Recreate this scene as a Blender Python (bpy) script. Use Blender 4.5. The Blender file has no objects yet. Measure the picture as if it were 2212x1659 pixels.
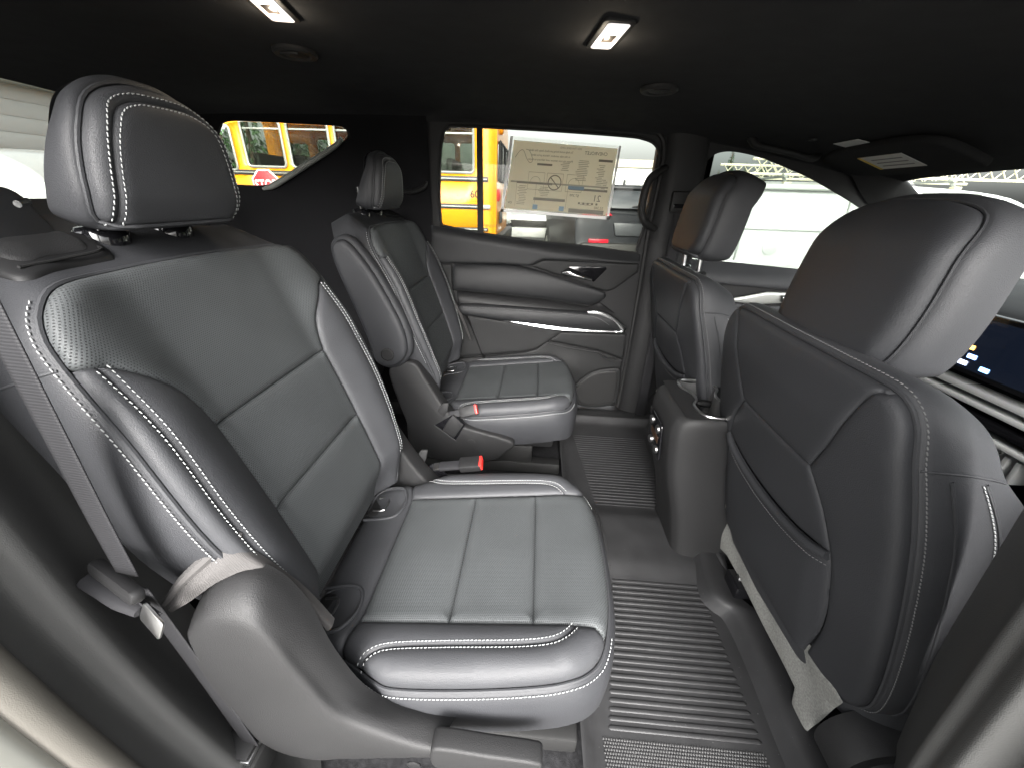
import bpy, bmesh, math, random
import numpy as np
from mathutils import Vector, Matrix
from mathutils.geometry import delaunay_2d_cdt
R = math.radians
random.seed(7); rng = np.random.default_rng(7)
scene = bpy.context.scene
COL = scene.collection

# ------------------------------------------------------------------ camera
# x = towards the front of the car, y = towards the passenger side, z = up (car floor about 0.08)
def cam_axes(p, psi, r):
    F = np.array([-math.sin(psi)*math.cos(p), math.cos(psi)*math.cos(p), -math.sin(p)])
    Rt = np.array([math.cos(psi), math.sin(psi), 0.0]); U = np.cross(Rt, F)
    return F, math.cos(r)*Rt + math.sin(r)*U, math.cos(r)*U - math.sin(r)*Rt
cF, cR, cU = cam_axes(R(26.02), R(3.13), R(1.87))
cam = bpy.data.cameras.new('camera'); cam.sensor_width = 36; cam.lens = 36*830.5/2212
cam.clip_start = .01; cam.clip_end = 600
camo = bpy.data.objects.new('camera', cam); COL.objects.link(camo)
camo.matrix_world = Matrix(((cR[0], cU[0], -cF[0], 0.0), (cR[1], cU[1], -cF[1], -1.017), (cR[2], cU[2], -cF[2], 1.08), (0, 0, 0, 1)))
scene.camera = camo

# ------------------------------------------------------------------ sky, sun, exposure (bright overcast)
SUN_EL, SUN_AZ = 30, 180          # azimuth from +y, clockwise: behind the photographer
world = bpy.data.worlds.new('World'); scene.world = world; world.use_nodes = True
wn = world.node_tree; wn.nodes.clear()
sky = wn.nodes.new('ShaderNodeTexSky'); sky.sky_type = 'NISHITA'; sky.sun_disc = False
sky.sun_elevation = R(SUN_EL); sky.sun_rotation = R(SUN_AZ); sky.air_density = 1.0; sky.dust_density = 6.0; sky.ozone_density = 1.0
hs = wn.nodes.new('ShaderNodeHueSaturation'); hs.inputs['Saturation'].default_value = .16; hs.inputs['Value'].default_value = 1.0
bg = wn.nodes.new('ShaderNodeBackground'); bg.inputs['Strength'].default_value = .15
wo = wn.nodes.new('ShaderNodeOutputWorld')
wn.links.new(sky.outputs[0], hs.inputs['Color']); wn.links.new(hs.outputs[0], bg.inputs['Color']); wn.links.new(bg.outputs[0], wo.inputs[0])
sl = bpy.data.lights.new('sun', 'SUN'); sl.energy = .5; sl.angle = R(80); sl.color = (1, .985, .96)
so = bpy.data.objects.new('sun', sl); COL.objects.link(so)
sd = Vector((math.sin(R(SUN_AZ))*math.cos(R(SUN_EL)), math.cos(R(SUN_AZ))*math.cos(R(SUN_EL)), math.sin(R(SUN_EL))))
so.rotation_euler = (-sd).to_track_quat('-Z', 'Y').to_euler()
vs = scene.view_settings; vs.view_transform = 'Standard'; vs.look = 'None'; vs.gamma = 1; vs.use_curve_mapping = False
vs.exposure = 2.9
scene.render.engine = 'CYCLES'
cy = scene.cycles; cy.use_denoising = True; cy.max_bounces = 7; cy.diffuse_bounces = 4; cy.glossy_bounces = 3
cy.transparent_max_bounces = 16; cy.transmission_bounces = 6; cy.caustics_reflective = False; cy.caustics_refractive = False
cy.sample_clamp_indirect = 4.0; cy.use_adaptive_sampling = False

# ------------------------------------------------------------------ materials
def mat(name, col, rough=.5, spec=.5, metal=0, grain=None, bump=.0, var=.0, vscale=6, perf=None, emit=None, coat=0, weave=None, sheen=0, speckle=None):
    m = bpy.data.materials.new(name); m.use_nodes = True; nt = m.node_tree; N = nt.nodes; L = nt.links
    b = N['Principled BSDF']
    b.inputs['Base Color'].default_value = (*col, 1); b.inputs['Roughness'].default_value = rough
    b.inputs['Specular IOR Level'].default_value = spec; b.inputs['Metallic'].default_value = metal
    b.inputs['Coat Weight'].default_value = coat; b.inputs['Sheen Weight'].default_value = sheen
    if emit: b.inputs['Emission Color'].default_value = (*emit[0], 1); b.inputs['Emission Strength'].default_value = emit[1]
    tc = N.new('ShaderNodeTexCoord')
    def M(op, a, bb=None, clamp=False):
        n = N.new('ShaderNodeMath'); n.operation = op; n.use_clamp = clamp
        for i, v in enumerate((a, bb)):
            if v is None: continue
            if hasattr(v, 'links'): L.new(v, n.inputs[i])
            else: n.inputs[i].default_value = v
        return n.outputs[0]
    colsock = None
    if var or speckle:
        nz = N.new('ShaderNodeTexNoise'); nz.inputs['Scale'].default_value = vscale; nz.inputs['Detail'].default_value = 2
        L.new(tc.outputs['Object'], nz.inputs['Vector'])
        mr = N.new('ShaderNodeMapRange'); mr.inputs['From Min'].default_value = .3; mr.inputs['From Max'].default_value = .7
        mr.inputs['To Min'].default_value = 1-var; mr.inputs['To Max'].default_value = 1+var
        L.new(nz.outputs[0], mr.inputs[0])
        mx = N.new('ShaderNodeMix'); mx.data_type = 'RGBA'; mx.blend_type = 'MULTIPLY'; mx.inputs[0].default_value = 1
        mx.inputs[6].default_value = (*col, 1); L.new(mr.outputs[0], mx.inputs[7]); colsock = mx.outputs[2]
        if speckle:   # (scale, threshold, colour): lint, dust, gravel
            vz = N.new('ShaderNodeTexNoise'); vz.inputs['Scale'].default_value = speckle[0]; vz.inputs['Detail'].default_value = 2
            L.new(tc.outputs['Object'], vz.inputs['Vector'])
            sp = M('MULTIPLY', M('SUBTRACT', vz.outputs[0], speckle[1]), 14, True)
            m2 = N.new('ShaderNodeMix'); m2.data_type = 'RGBA'; L.new(sp, m2.inputs[0]); L.new(colsock, m2.inputs[6]); m2.inputs[7].default_value = (*speckle[2], 1)
            colsock = m2.outputs[2]
        rr = N.new('ShaderNodeMapRange'); rr.inputs['To Min'].default_value = rough*.9; rr.inputs['To Max'].default_value = min(1, rough*1.1)
        L.new(nz.outputs[0], rr.inputs[0]); L.new(rr.outputs[0], b.inputs['Roughness'])
    h = None
    if grain:
        g = N.new('ShaderNodeTexVoronoi'); g.inputs['Scale'].default_value = grain
        L.new(tc.outputs['Object'], g.inputs['Vector'])
        h = g.outputs['Distance']
    if perf:    # punched holes of the perforated leather, staggered rows, from the panel's own UV in metres
        uv = N.new('ShaderNodeUVMap'); sx = N.new('ShaderNodeSeparateXYZ'); L.new(uv.outputs[0], sx.inputs[0])
        pu, pv = perf
        v = M('DIVIDE', sx.outputs[1], pv); row = M('FLOOR', v)
        u = M('ADD', M('DIVIDE', sx.outputs[0], pu), M('MULTIPLY', M('FLOORED_MODULO', row, 2.0), .5))
        fu = M('MULTIPLY', M('SUBTRACT', M('FRACT', u), .5), pu/pv); fv = M('SUBTRACT', M('FRACT', v), .5)
        dist = M('SQRT', M('ADD', M('MULTIPLY', fu, fu), M('MULTIPLY', fv, fv)))
        hole = M('MULTIPLY', M('SUBTRACT', .33, dist), 6, True)
        mx = N.new('ShaderNodeMix'); mx.data_type = 'RGBA'; L.new(hole, mx.inputs[0])
        if colsock: L.new(colsock, mx.inputs[6])
        else: mx.inputs[6].default_value = (*col, 1)
        mx.inputs[7].default_value = (*[c*.25 for c in col], 1); colsock = mx.outputs[2]
        hh = M('MULTIPLY', hole, -3.5); h = M('ADD', h, hh) if h else hh
        L.new(M('ADD', M('MULTIPLY', hole, .35), rough), b.inputs['Roughness'])
    if weave:
        w1 = N.new('ShaderNodeTexWave'); w1.bands_direction = weave[1]; w1.inputs['Scale'].default_value = weave[0]
        uv = N.new('ShaderNodeUVMap'); L.new(uv.outputs[0], w1.inputs['Vector']); h = w1.outputs['Fac'] if h is None else M('ADD', h, w1.outputs['Fac'])
    if h is not None and bump:
        bp = N.new('ShaderNodeBump'); bp.inputs['Strength'].default_value = bump; bp.inputs['Distance'].default_value = .0006
        L.new(h, bp.inputs['Height']); L.new(bp.outputs[0], b.inputs['Normal'])
    if colsock: L.new(colsock, b.inputs['Base Color'])
    return m
LC = (.034, .035, .038)
leather = mat('black_leather', LC, .56, .34, grain=700, bump=.45, var=.10, vscale=9)
leather_perf = mat('perforated_leather', (.052, .056, .058), .58, .35, grain=900, bump=.35, var=.08, vscale=9, perf=(.0036, .0029))
vinyl = mat('side_vinyl', (.026, .0268, .0295), .56, .30, grain=600, bump=.4, var=.08)
thread = mat('white_thread', (.34, .35, .35), .7, .3)
thread_dark = mat('grey_thread', (.16, .16, .16), .7, .3)
plastic = mat('grained_black_plastic', (.0145, .0145, .015), .56, .30, grain=900, bump=.5, var=.08)
plastic_dk = mat('smooth_dark_plastic', (.009, .009, .0095), .55, .3, grain=1800, bump=.15, var=.06)
gloss_blk = mat('gloss_black', (.006, .006, .007), .12, .5)
rubber = mat('black_rubber', (.012, .012, .012), .6, .3)
matrub = mat('floor_liner_rubber', (.027, .027, .028), .5, .35, grain=900, bump=.25, var=.18, vscale=14, speckle=(260, .735, (.22, .22, .21)))
chrome = mat('satin_chrome', (.74, .75, .75), .2, .5, metal=1)
steel = mat('bright_steel', (.6, .6, .6), .28, .5, metal=1)
felt = mat('grey_felt', (.20, .20, .188), .95, .1, grain=420, bump=.6, var=.22, vscale=260)
headl = mat('black_headliner_cloth', (.034, .0345, .036), .95, .05, grain=1400, bump=.3, var=.10, vscale=20)
carpet = mat('black_carpet', (.016, .016, .017), .98, .1, grain=500, bump=.8, var=.35, vscale=120)
webbing = mat('seat_belt_webbing', (.013, .013, .0145), .68, .25, bump=.5, weave=(95, 'X'), var=.12)
gusset = mat('grey_stretch_cloth', (.065, .062, .061), .85, .2, bump=.5, weave=(120, 'X'), var=.1)
red = mat('red_button', (.62, .025, .02), .4, .5)
paper = mat('white_paper', (.72, .72, .70), .7, .3)
pillar_pl = mat('pillar_plastic', (.062, .062, .061), .55, .35, grain=900, bump=.4, var=.08)
door_vinyl = mat('door_vinyl', (.012, .0124, .0135), .54, .32, grain=600, bump=.4, var=.08)
door_plastic = mat('door_plastic', (.010, .0102, .0105), .56, .26, grain=900, bump=.5, var=.08)
dark_cloth = mat('pillar_cloth', (.0095, .0095, .0105), .9, .1, grain=1200, bump=.3, var=.08)
cup_plastic = mat('lit_cup_plastic', (.06, .06, .06), .4, .4)  # lighter than the console: light inside the cup wells put into the colour
grey_trim = mat('lit_ledge_plastic', (.20, .21, .195), .5, .4)  # window ledge plastic, its light from the near door put into the colour
satin_knob = mat('satin_knob', (.30, .30, .30), .35, .5, metal=1)
paint_tan = mat('sill_body_paint', (.30, .30, .27), .3, .5, coat=.6)
ink = mat('dark_ink', (.03, .03, .03), .7, .2)

# ------------------------------------------------------------------ object helpers
WORLD = {}
def tag(o, label=None, cat=None, group=None, kind=None):
    if label: o['label'] = label
    if cat: o['category'] = cat
    if group: o['group'] = group
    if kind: o['kind'] = kind
    return o
def thing(name, loc, label, cat, group=None):
    o = bpy.data.objects.new(name, None); o.empty_display_size = .1; COL.objects.link(o); o.location = loc
    WORLD[o.name] = np.array(loc, float); return tag(o, label, cat, group)
def obj(name, V, F, m, parent=None, smooth=True, uv=None, kind=None, mats=None, fm=None, creases=None):
    V = np.asarray(V, float).reshape(-1, 3)
    lo, hi = V.min(0), V.max(0); c = (lo+hi)/2; c[2] = lo[2] if parent is None else c[2]
    me = bpy.data.meshes.new(name); me.from_pydata((V-c).tolist(), [], [tuple(int(i) for i in f) for f in F]); me.update()
    if smooth: me.polygons.foreach_set('use_smooth', [True]*len(me.polygons))
    for mm in (mats or [m]): me.materials.append(mm)
    if fm is not None: me.polygons.foreach_set('material_index', list(fm))
    if uv is not None:
        ul = me.uv_layers.new(name='UVMap'); li = np.zeros(len(me.loops), int); me.loops.foreach_get('vertex_index', li)
        ul.data.foreach_set('uv', np.asarray(uv, float)[li].ravel())
    if smooth == 'auto': me.set_sharp_from_angle(angle=R(38))
    o = bpy.data.objects.new(name, me); COL.objects.link(o); WORLD[o.name] = c
    if parent is not None:
        o.parent = parent; o.location = c - WORLD[parent.name]
    else: o.location = c
    if kind: o['kind'] = kind
    return o
def bm_obj(name, bm, m, parent=None, smooth='auto', kind=None):
    bmesh.ops.recalc_face_normals(bm, faces=bm.faces)
    bm.verts.index_update(); V = [v.co[:] for v in bm.verts]; F = [[v.index for v in f.verts] for f in bm.faces]; bm.free()
    return obj(name, V, F, m, parent, smooth, kind=kind)
def cr(P, n=6, closed=False):
    """Catmull-Rom through control points"""
    P = np.asarray(P, float); k = len(P); out = []
    rng_ = range(k if closed else k-1)
    for i in rng_:
        if closed: a, b, c, d = P[(i-1) % k], P[i], P[(i+1) % k], P[(i+2) % k]
        else: a, b, c, d = P[max(i-1, 0)], P[i], P[i+1], P[min(i+2, k-1)]
        if not closed and i == 0: a = 2*b-c
        if not closed and i == k-2: d = 2*c-b
        for t in np.arange(n)/n:
            out.append(.5*((2*b)+(-a+c)*t+(2*a-5*b+4*c-d)*t*t+(-a+3*b-3*c+d)*t**3))
    if not closed: out.append(P[-1])
    return np.array(out)
def resample(P, step, closed=True):
    P = np.asarray(P, float); Q = np.vstack([P, P[:1]]) if closed else P; out = []
    for a, b in zip(Q[:-1], Q[1:]):
        L = np.linalg.norm(b-a); n = max(1, int(round(L/step)))
        for i in range(n): out.append(a+(b-a)*i/n)
    if not closed: out.append(Q[-1])
    return np.array(out)
def dist_poly(p, poly, closed=True):
    a = np.asarray(poly); b = np.roll(a, -1, 0)
    if not closed: a, b = a[:-1], b[:-1]
    d = b-a; L2 = (d*d).sum(1)+1e-18; best = np.full(len(p), 1e9)
    for i in range(0, len(p), 4000):
        q = p[i:i+4000, None, :]-a[None]; t = np.clip((q*d[None]).sum(2)/L2, 0, 1)
        best[i:i+4000] = np.sqrt(((q-t[..., None]*d[None])**2).sum(2)).min(1)
    return best
def inside(p, poly):
    x, y = p[:, 0], p[:, 1]; c = np.zeros(len(p), bool); P = np.asarray(poly); n = len(P)
    for i in range(n):
        x1, y1 = P[i]; x2, y2 = P[(i+1) % n]
        if y1 == y2: continue
        c ^= ((y1 > y) != (y2 > y)) & (x < (x2-x1)*(y-y1)/(y2-y1)+x1)
    return c
class Frame:
    def __init__(s, o, eu, ev):
        s.o = np.array(o, float); s.eu = np.array(eu, float); s.eu /= np.linalg.norm(s.eu); s.ev = np.array(ev, float); s.ev /= np.linalg.norm(s.ev); s.en = np.cross(s.eu, s.ev)
    def pt(s, u, v, d=0):
        u = np.asarray(u, float); return s.o + np.multiply.outer(u, s.eu) + np.multiply.outer(np.broadcast_to(v, u.shape), s.ev) + np.multiply.outer(np.broadcast_to(d, u.shape), s.en)
def normals(S, u, v, flip=False, e=8e-4):
    n = np.cross(S(u+e, v)-S(u-e, v), S(u, v+e)-S(u, v-e)); n /= np.linalg.norm(n, axis=1, keepdims=True)+1e-12
    return -n if flip else n
def hpuff(d, puff, w, groove): 
    t = np.clip(d/w, 0, 1); return -groove+(puff+groove)*np.sqrt(1-(1-t)**2)
def panel(name, outline, S, parent, m, puff=.0038, w=.015, groove=.004, res=.012, holes=(), flip=False, edge=.006, kind=None, flat=False, offs=(.0022, .0055, .011), openseg=None):
    """one upholstery or trim panel: a 2-D outline on the surface S(u,v), puffed up away from its seams"""
    O = resample(outline, edge); area = (O[:, 0]*np.roll(O[:, 1], -1)-np.roll(O[:, 0], -1)*O[:, 1]).sum()
    if area < 0: O = O[::-1]
    loops = [O]+[resample(h, edge) for h in holes]
    pts = [np.vstack(loops)]; edges = []; k = 0
    for lp in loops:
        n = len(lp); edges += [(k+i, k+(i+1) % n) for i in range(n)]; k += n
    lo, hi = O.min(0), O.max(0); cand = []
    for lp in loops:
        tg = np.roll(lp, -1, 0)-np.roll(lp, 1, 0); tg /= np.linalg.norm(tg, axis=1, keepdims=True)+1e-12; nn = np.c_[-tg[:, 1], tg[:, 0]]
        for o_ in offs:
            for sg in ((1, -1) if len(loops) > 1 else (1,)): cand.append((lp+nn*o_*sg, o_*.8))
    gx, gy = np.meshgrid(np.arange(lo[0]+res/2, hi[0], res), np.arange(lo[1]+res/2, hi[1], res)); gx = gx+(np.arange(gx.shape[0])[:, None] % 2)*res*.5
    cand.append((np.c_[gx.ravel(), gy.ravel()], offs[-1]*1.3 if offs else edge))
    allb = np.vstack(loops)
    def dmin(p): return np.min([dist_poly(p, lp) for lp in loops], 0)
    def ins(p):
        c = inside(p, O)
        for lp in loops[1:]: c &= ~inside(p, lp)
        return c
    for c, dm in cand:
        if not len(c): continue
        ok = ins(c); c = c[ok]
        if not len(c): continue
        c = c[dmin(c) >= dm]; pts.append(c)
    P = np.vstack(pts)
    r = delaunay_2d_cdt([Vector(p) for p in P], edges, [], 0, 1e-6)
    Q = np.array([v[:] for v in r[0]]); T = np.array([f for f in r[2] if len(f) == 3], int)
    ctr = Q[T].mean(1); T = T[ins(ctr)]
    a = Q[T]; ar = (a[:, 1, 0]-a[:, 0, 0])*(a[:, 2, 1]-a[:, 0, 1])-(a[:, 1, 1]-a[:, 0, 1])*(a[:, 2, 0]-a[:, 0, 0])
    neg = ar < 0; T[neg] = T[neg][:, ::-1]
    if flip: T = T[:, ::-1]
    dq = dmin(Q) if openseg is None else dist_poly(Q, openseg, False)
    h = hpuff(dq, puff, w, groove)
    X = S(Q[:, 0], Q[:, 1])+normals(S, Q[:, 0], Q[:, 1], flip)*h[:, None]
    return obj(name, X, T, m, parent, True, uv=Q, kind=kind)
def offset_path(P, d, closed=False):
    P = np.asarray(P, float); t = np.gradient(P, axis=0); t /= np.linalg.norm(t, axis=1, keepdims=True)+1e-12
    return P+np.c_[-t[:, 1], t[:, 0]]*d
_st = np.array([(-.5, 0, 0)]+[(-.34, math.cos(a), math.sin(a)) for a in (0, math.pi/2, math.pi, 1.5*math.pi)]+[(.34, math.cos(a), math.sin(a)) for a in (0, math.pi/2, math.pi, 1.5*math.pi)]+[(.5, 0, 0)])
_sf = [(0, 1+(i+1) % 4, 1+i) for i in range(4)]+[(1+i, 1+(i+1) % 4, 5+(i+1) % 4, 5+i) for i in range(4)]+[(9, 5+i, 5+(i+1) % 4) for i in range(4)]
def stitch(name, paths, S, parent, m=None, lift=.001, pitch=.0066, L=.0052, r=.00078, flip=False, slant=.18):
    V, F = [], []
    for path in paths:
        P = resample(cr(path, 5), .002, False); seg = np.r_[0, np.cumsum(np.linalg.norm(np.diff(P, axis=0), axis=1))]
        ss = np.arange(pitch/2, seg[-1], pitch)
        q = np.c_[np.interp(ss, seg, P[:, 0]), np.interp(ss, seg, P[:, 1])]; q2 = np.c_[np.interp(ss+.001, seg, P[:, 0]), np.interp(ss+.001, seg, P[:, 1])]
        if not len(q): continue
        X = S(q[:, 0], q[:, 1]); N_ = normals(S, q[:, 0], q[:, 1], flip); T_ = S(q2[:, 0], q2[:, 1])-X
        T_ -= (T_*N_).sum(1, keepdims=True)*N_; T_ /= np.linalg.norm(T_, axis=1, keepdims=True)+1e-12; B_ = np.cross(N_, T_)
        T2 = T_+B_*slant; T2 /= np.linalg.norm(T2, axis=1, keepdims=True); B2 = np.cross(N_, T2)
        for x, t, b, n in zip(X+N_*lift, T2, B2, N_):
            k = len(V)*10; V.append(x+np.outer(_st[:, 0]*L, t)+np.outer(_st[:, 1]*r, b)+np.outer(_st[:, 2]*r, n)); F += [tuple(k+i for i in f) for f in _sf]
    return obj(name, np.vstack(V), F, m or thread, parent, True, kind='stuff')
def tube(name, P, r, m, parent=None, n=8, smooth_n=6, closed=False, caps=True, kind=None, flat=None):
    P = cr(P, smooth_n, closed) if smooth_n else np.asarray(P, float); k = len(P); r = np.broadcast_to(np.asarray(r, float), (k,)) if np.ndim(r) == 0 or len(r) == k else np.interp(np.linspace(0, 1, k), np.linspace(0, 1, len(r)), r)
    T = (np.roll(P, -1, 0)-np.roll(P, 1, 0)) if closed else np.gradient(P, axis=0); T /= np.linalg.norm(T, axis=1, keepdims=True)+1e-12
    up = np.array([0, 0, 1.]) if abs(T[0][2]) < .9 else np.array([1., 0, 0]); V = []; b = np.cross(T[0], up); b /= np.linalg.norm(b)
    for i in range(k):
        b = b-T[i]*(b@T[i]); b /= np.linalg.norm(b); c = np.cross(b, T[i])
        for j in range(n):
            a = 2*math.pi*j/n; V.append(P[i]+r[i]*(math.cos(a)*b+(flat or 1)*math.sin(a)*c))
    F = [(i*n+j, i*n+(j+1) % n, ((i+1) % k)*n+(j+1) % n, ((i+1) % k)*n+j) for i in range(k if closed else k-1) for j in range(n)]
    if caps and not closed: F += [tuple(range(n))[::-1], tuple((k-1)*n+j for j in range(n))]
    F = [f[::-1] for f in F]
    return obj(name, V, F, m, parent, 'auto', kind=kind)
def loft(name, rows, m, parent=None, n=4, nv=None, flip=False, closed=False, smooth=True, kind=None, thick=0):
    """smooth surface through a grid of control points (rows of equal length)"""
    G = np.asarray(rows, float); nv = nv or n
    G = np.array([cr(row, n, closed) for row in G]); G = np.stack([cr(G[:, j], nv) for j in range(G.shape[1])], 1)
    a, b = G.shape[:2]; V = G.reshape(-1, 3); F = []
    for i in range(a-1):
        for j in range(b if closed else b-1):
            f = (i*b+j, i*b+(j+1) % b, (i+1)*b+(j+1) % b, (i+1)*b+j); F.append(f[::-1] if flip else f)
    ii, jj = np.meshgrid(np.arange(a), np.arange(b), indexing='ij')
    uv = np.c_[np.r_[0, np.cumsum(np.linalg.norm(np.diff(G[:, b//2], axis=0), axis=1))][ii.ravel()], np.r_[0, np.cumsum(np.linalg.norm(np.diff(G[a//2], axis=0), axis=1))][jj.ravel()]]
    o = obj(name, V, F, m, parent, smooth, uv=uv, kind=kind)
    if thick:
        md = o.modifiers.new('thickness', 'SOLIDIFY'); md.thickness = abs(thick); md.offset = -1 if thick > 0 else 1
    return o
def prism(name, outline, fr, d0, d1, m, parent=None, bevel=.003, seg=2, kind=None, smooth='auto'):
    """a moulded piece: outline in a frame's (u,v), from depth d0 to d1, edges rounded"""
    bm = bmesh.new(); O = np.asarray(outline, float)
    a = [bm.verts.new(p) for p in fr.pt(O[:, 0], O[:, 1], d0)]; b = [bm.verts.new(p) for p in fr.pt(O[:, 0], O[:, 1], d1)]; k = len(O)
    bm.faces.new(a[::-1]); bm.faces.new(b)
    for i in range(k): bm.faces.new((a[i], a[(i+1) % k], b[(i+1) % k], b[i]))
    bmesh.ops.recalc_face_normals(bm, faces=bm.faces)
    if bevel: bmesh.ops.bevel(bm, geom=[e for e in bm.edges if e.calc_face_angle(0) > .5], offset=bevel, segments=seg, affect='EDGES', profile=.5, clamp_overlap=True)
    return bm_obj(name, bm, m, parent, smooth, kind)
def box(name, lo, hi, m, parent=None, bevel=.003, kind=None):
    fr = Frame((0, 0, 0), (1, 0, 0), (0, 1, 0)); (x0, y0, z0), (x1, y1, z1) = lo, hi
    return prism(name, [(x0, y0), (x1, y0), (x1, y1), (x0, y1)], fr, z0, z1, m, parent, bevel, kind=kind)
def lathe(name, prof, o, axis, m, parent=None, n=28, kind=None, smooth='auto'):
    ax = np.array(axis, float); ax /= np.linalg.norm(ax); t = np.array([0, 0, 1.]) if abs(ax[2]) < .9 else np.array([1., 0, 0]); b = np.cross(ax, t); b /= np.linalg.norm(b); c = np.cross(ax, b)
    V = [np.array(o)+ax*h+r_*(math.cos(2*math.pi*j/n)*b+math.sin(2*math.pi*j/n)*c) for r_, h in prof for j in range(n)]; k = len(prof)
    F = [(i*n+j, i*n+(j+1) % n, (i+1)*n+(j+1) % n, (i+1)*n+j) for i in range(k-1) for j in range(n)]
    if prof[0][0] > 1e-6: F.append(tuple(range(n))[::-1])
    if prof[-1][0] > 1e-6: F.append(tuple((k-1)*n+j for j in range(n)))
    return obj(name, V, F, m, parent, smooth, kind=kind)
def rrect(u0, u1, v0, v1, r, n=5):
    out = []
    for cx, cy, a in ((u1-r, v1-r, 0), (u0+r, v1-r, 90), (u0+r, v0+r, 180), (u1-r, v0+r, 270)):
        out += [(cx+r*math.cos(R(a+90*i/n)), cy+r*math.sin(R(a+90*i/n))) for i in range(n+1)]
    return out
def smooth_closed(P, n=6): return cr(P, n, True)
def sst(a, b, x): t = np.clip((x-a)/(b-a), 0, 1); return t*t*(3-2*t)
def band(outline, fr, D, T, bulge):
    """boxing around a slab's outline: surface (t, w), t along the perimeter, w from the face backwards"""
    O = resample(outline, .004); seg = np.r_[0, np.cumsum(np.linalg.norm(np.diff(np.vstack([O, O[:1]]), axis=0), axis=1))]
    tg = np.roll(O, -3, 0)-np.roll(O, 3, 0); tg /= np.linalg.norm(tg, axis=1, keepdims=True); nn = np.c_[tg[:, 1], -tg[:, 0]]
    O2 = np.vstack([O, O[:1]]); n2 = np.vstack([nn, nn[:1]]); Lt = seg[-1]
    def S(t, w):
        t = np.mod(t, Lt); u = np.interp(t, seg, O2[:, 0]); v = np.interp(t, seg, O2[:, 1]); nu = np.interp(t, seg, n2[:, 0]); nv = np.interp(t, seg, n2[:, 1])
        s = np.clip(w/T, 0, 1); bl = bulge*np.sin(np.pi*np.clip(s, 0, 1)**.6)
        return fr.pt(u+nu*bl, v+nv*bl, D(u, v)-w)
    return S, Lt, O2, seg
def grid_surface(name, S, u, v, m, parent, flip=False, closed_u=False):
    uu, vv = np.meshgrid(u, v, indexing='ij'); X = S(uu.ravel(), vv.ravel()); a, b = len(u), len(v); F = []
    for i in range(a-1):
        for j in range(b-1):
            f = (i*b+j, (i+1)*b+j, (i+1)*b+j+1, i*b+j+1); F.append(f[::-1] if flip else f)
    return obj(name, X, F, m, parent, True, uv=np.c_[uu.ravel(), vv.ravel()])

# ================================================================== second-row captain's seats
def mir(P): return [(-a, b) for a, b in P][::-1]
def cut(path, v0, v1):
    P = np.asarray(path); v = P[:, 1]
    def at(x): return (float(np.interp(x, v, P[:, 0])), x)
    return ([at(v0)] if v0 > v[0] else [])+[tuple(p) for p in P if v0 < p[1] < v1]+([at(v1)] if v1 < v[-1] else [tuple(P[-1])])
B_HALF = cr([(.205, -.06), (.232, .05), (.257, .16), (.267, .25), (.262, .38), (.251, .47), (.241, .512), (.222, .540), (.190, .557), (.10, .564), (0, .566)], 4)
B_OUT = [tuple(p) for p in B_HALF]+mir([tuple(p) for p in B_HALF[:-1]])
B_LB = [tuple(p) for p in cr([(.150, .337), (.157, .372), (.170, .405), (.194, .432), (.222, .4585), (.234, .4645), (.2512, .470)], 4)]   # lower edge of the yoke, inner to outer
B_DB = [tuple(p) for p in cr([(.190, -.06), (.216, .05), (.234, .15), (.240, .25), (.236, .35), (.234, .4645)], 4)]
H_HALF = cr([(.102, 0), (.114, .012), (.117, .045), (.108, .095), (.090, .130), (.062, .150), (.030, .160), (0, .162)], 4)
H_OUT = [tuple(p) for p in H_HALF]+mir([tuple(p) for p in H_HALF[:-1]])
H_U = [tuple(p) for p in cr([(.100, .0), (.101, .03), (.093, .08), (.082, .114), (.066, .133), (.038, .143), (0, .145)], 4)]
C_HALF = cr([(-.40, .205), (-.309, .215), (-.275, .228), (-.236, .247), (-.202, .257), (-.116, .258), (-.005, .253), (.078, .243), (.121, .222), (.148, .188), (.166, .12), (.172, .05), (.173, 0)], 4)
C_OUT = [tuple(p) for p in C_HALF]+[(a, -b) for a, b in C_HALF[:-1][::-1]]
C_DB = [tuple(p) for p in cr([(-.263, .2335), (-.248, .22), (-.213, .209), (-.123, .2045), (-.005, .202), (.053, .197), (.082, .186), (.103, .164)], 4)]
def rollf(e, Rr): t = np.clip(e, 0, Rr); return -(Rr-np.sqrt(np.maximum(Rr*Rr-(Rr-t)**2, 0)))
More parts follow.
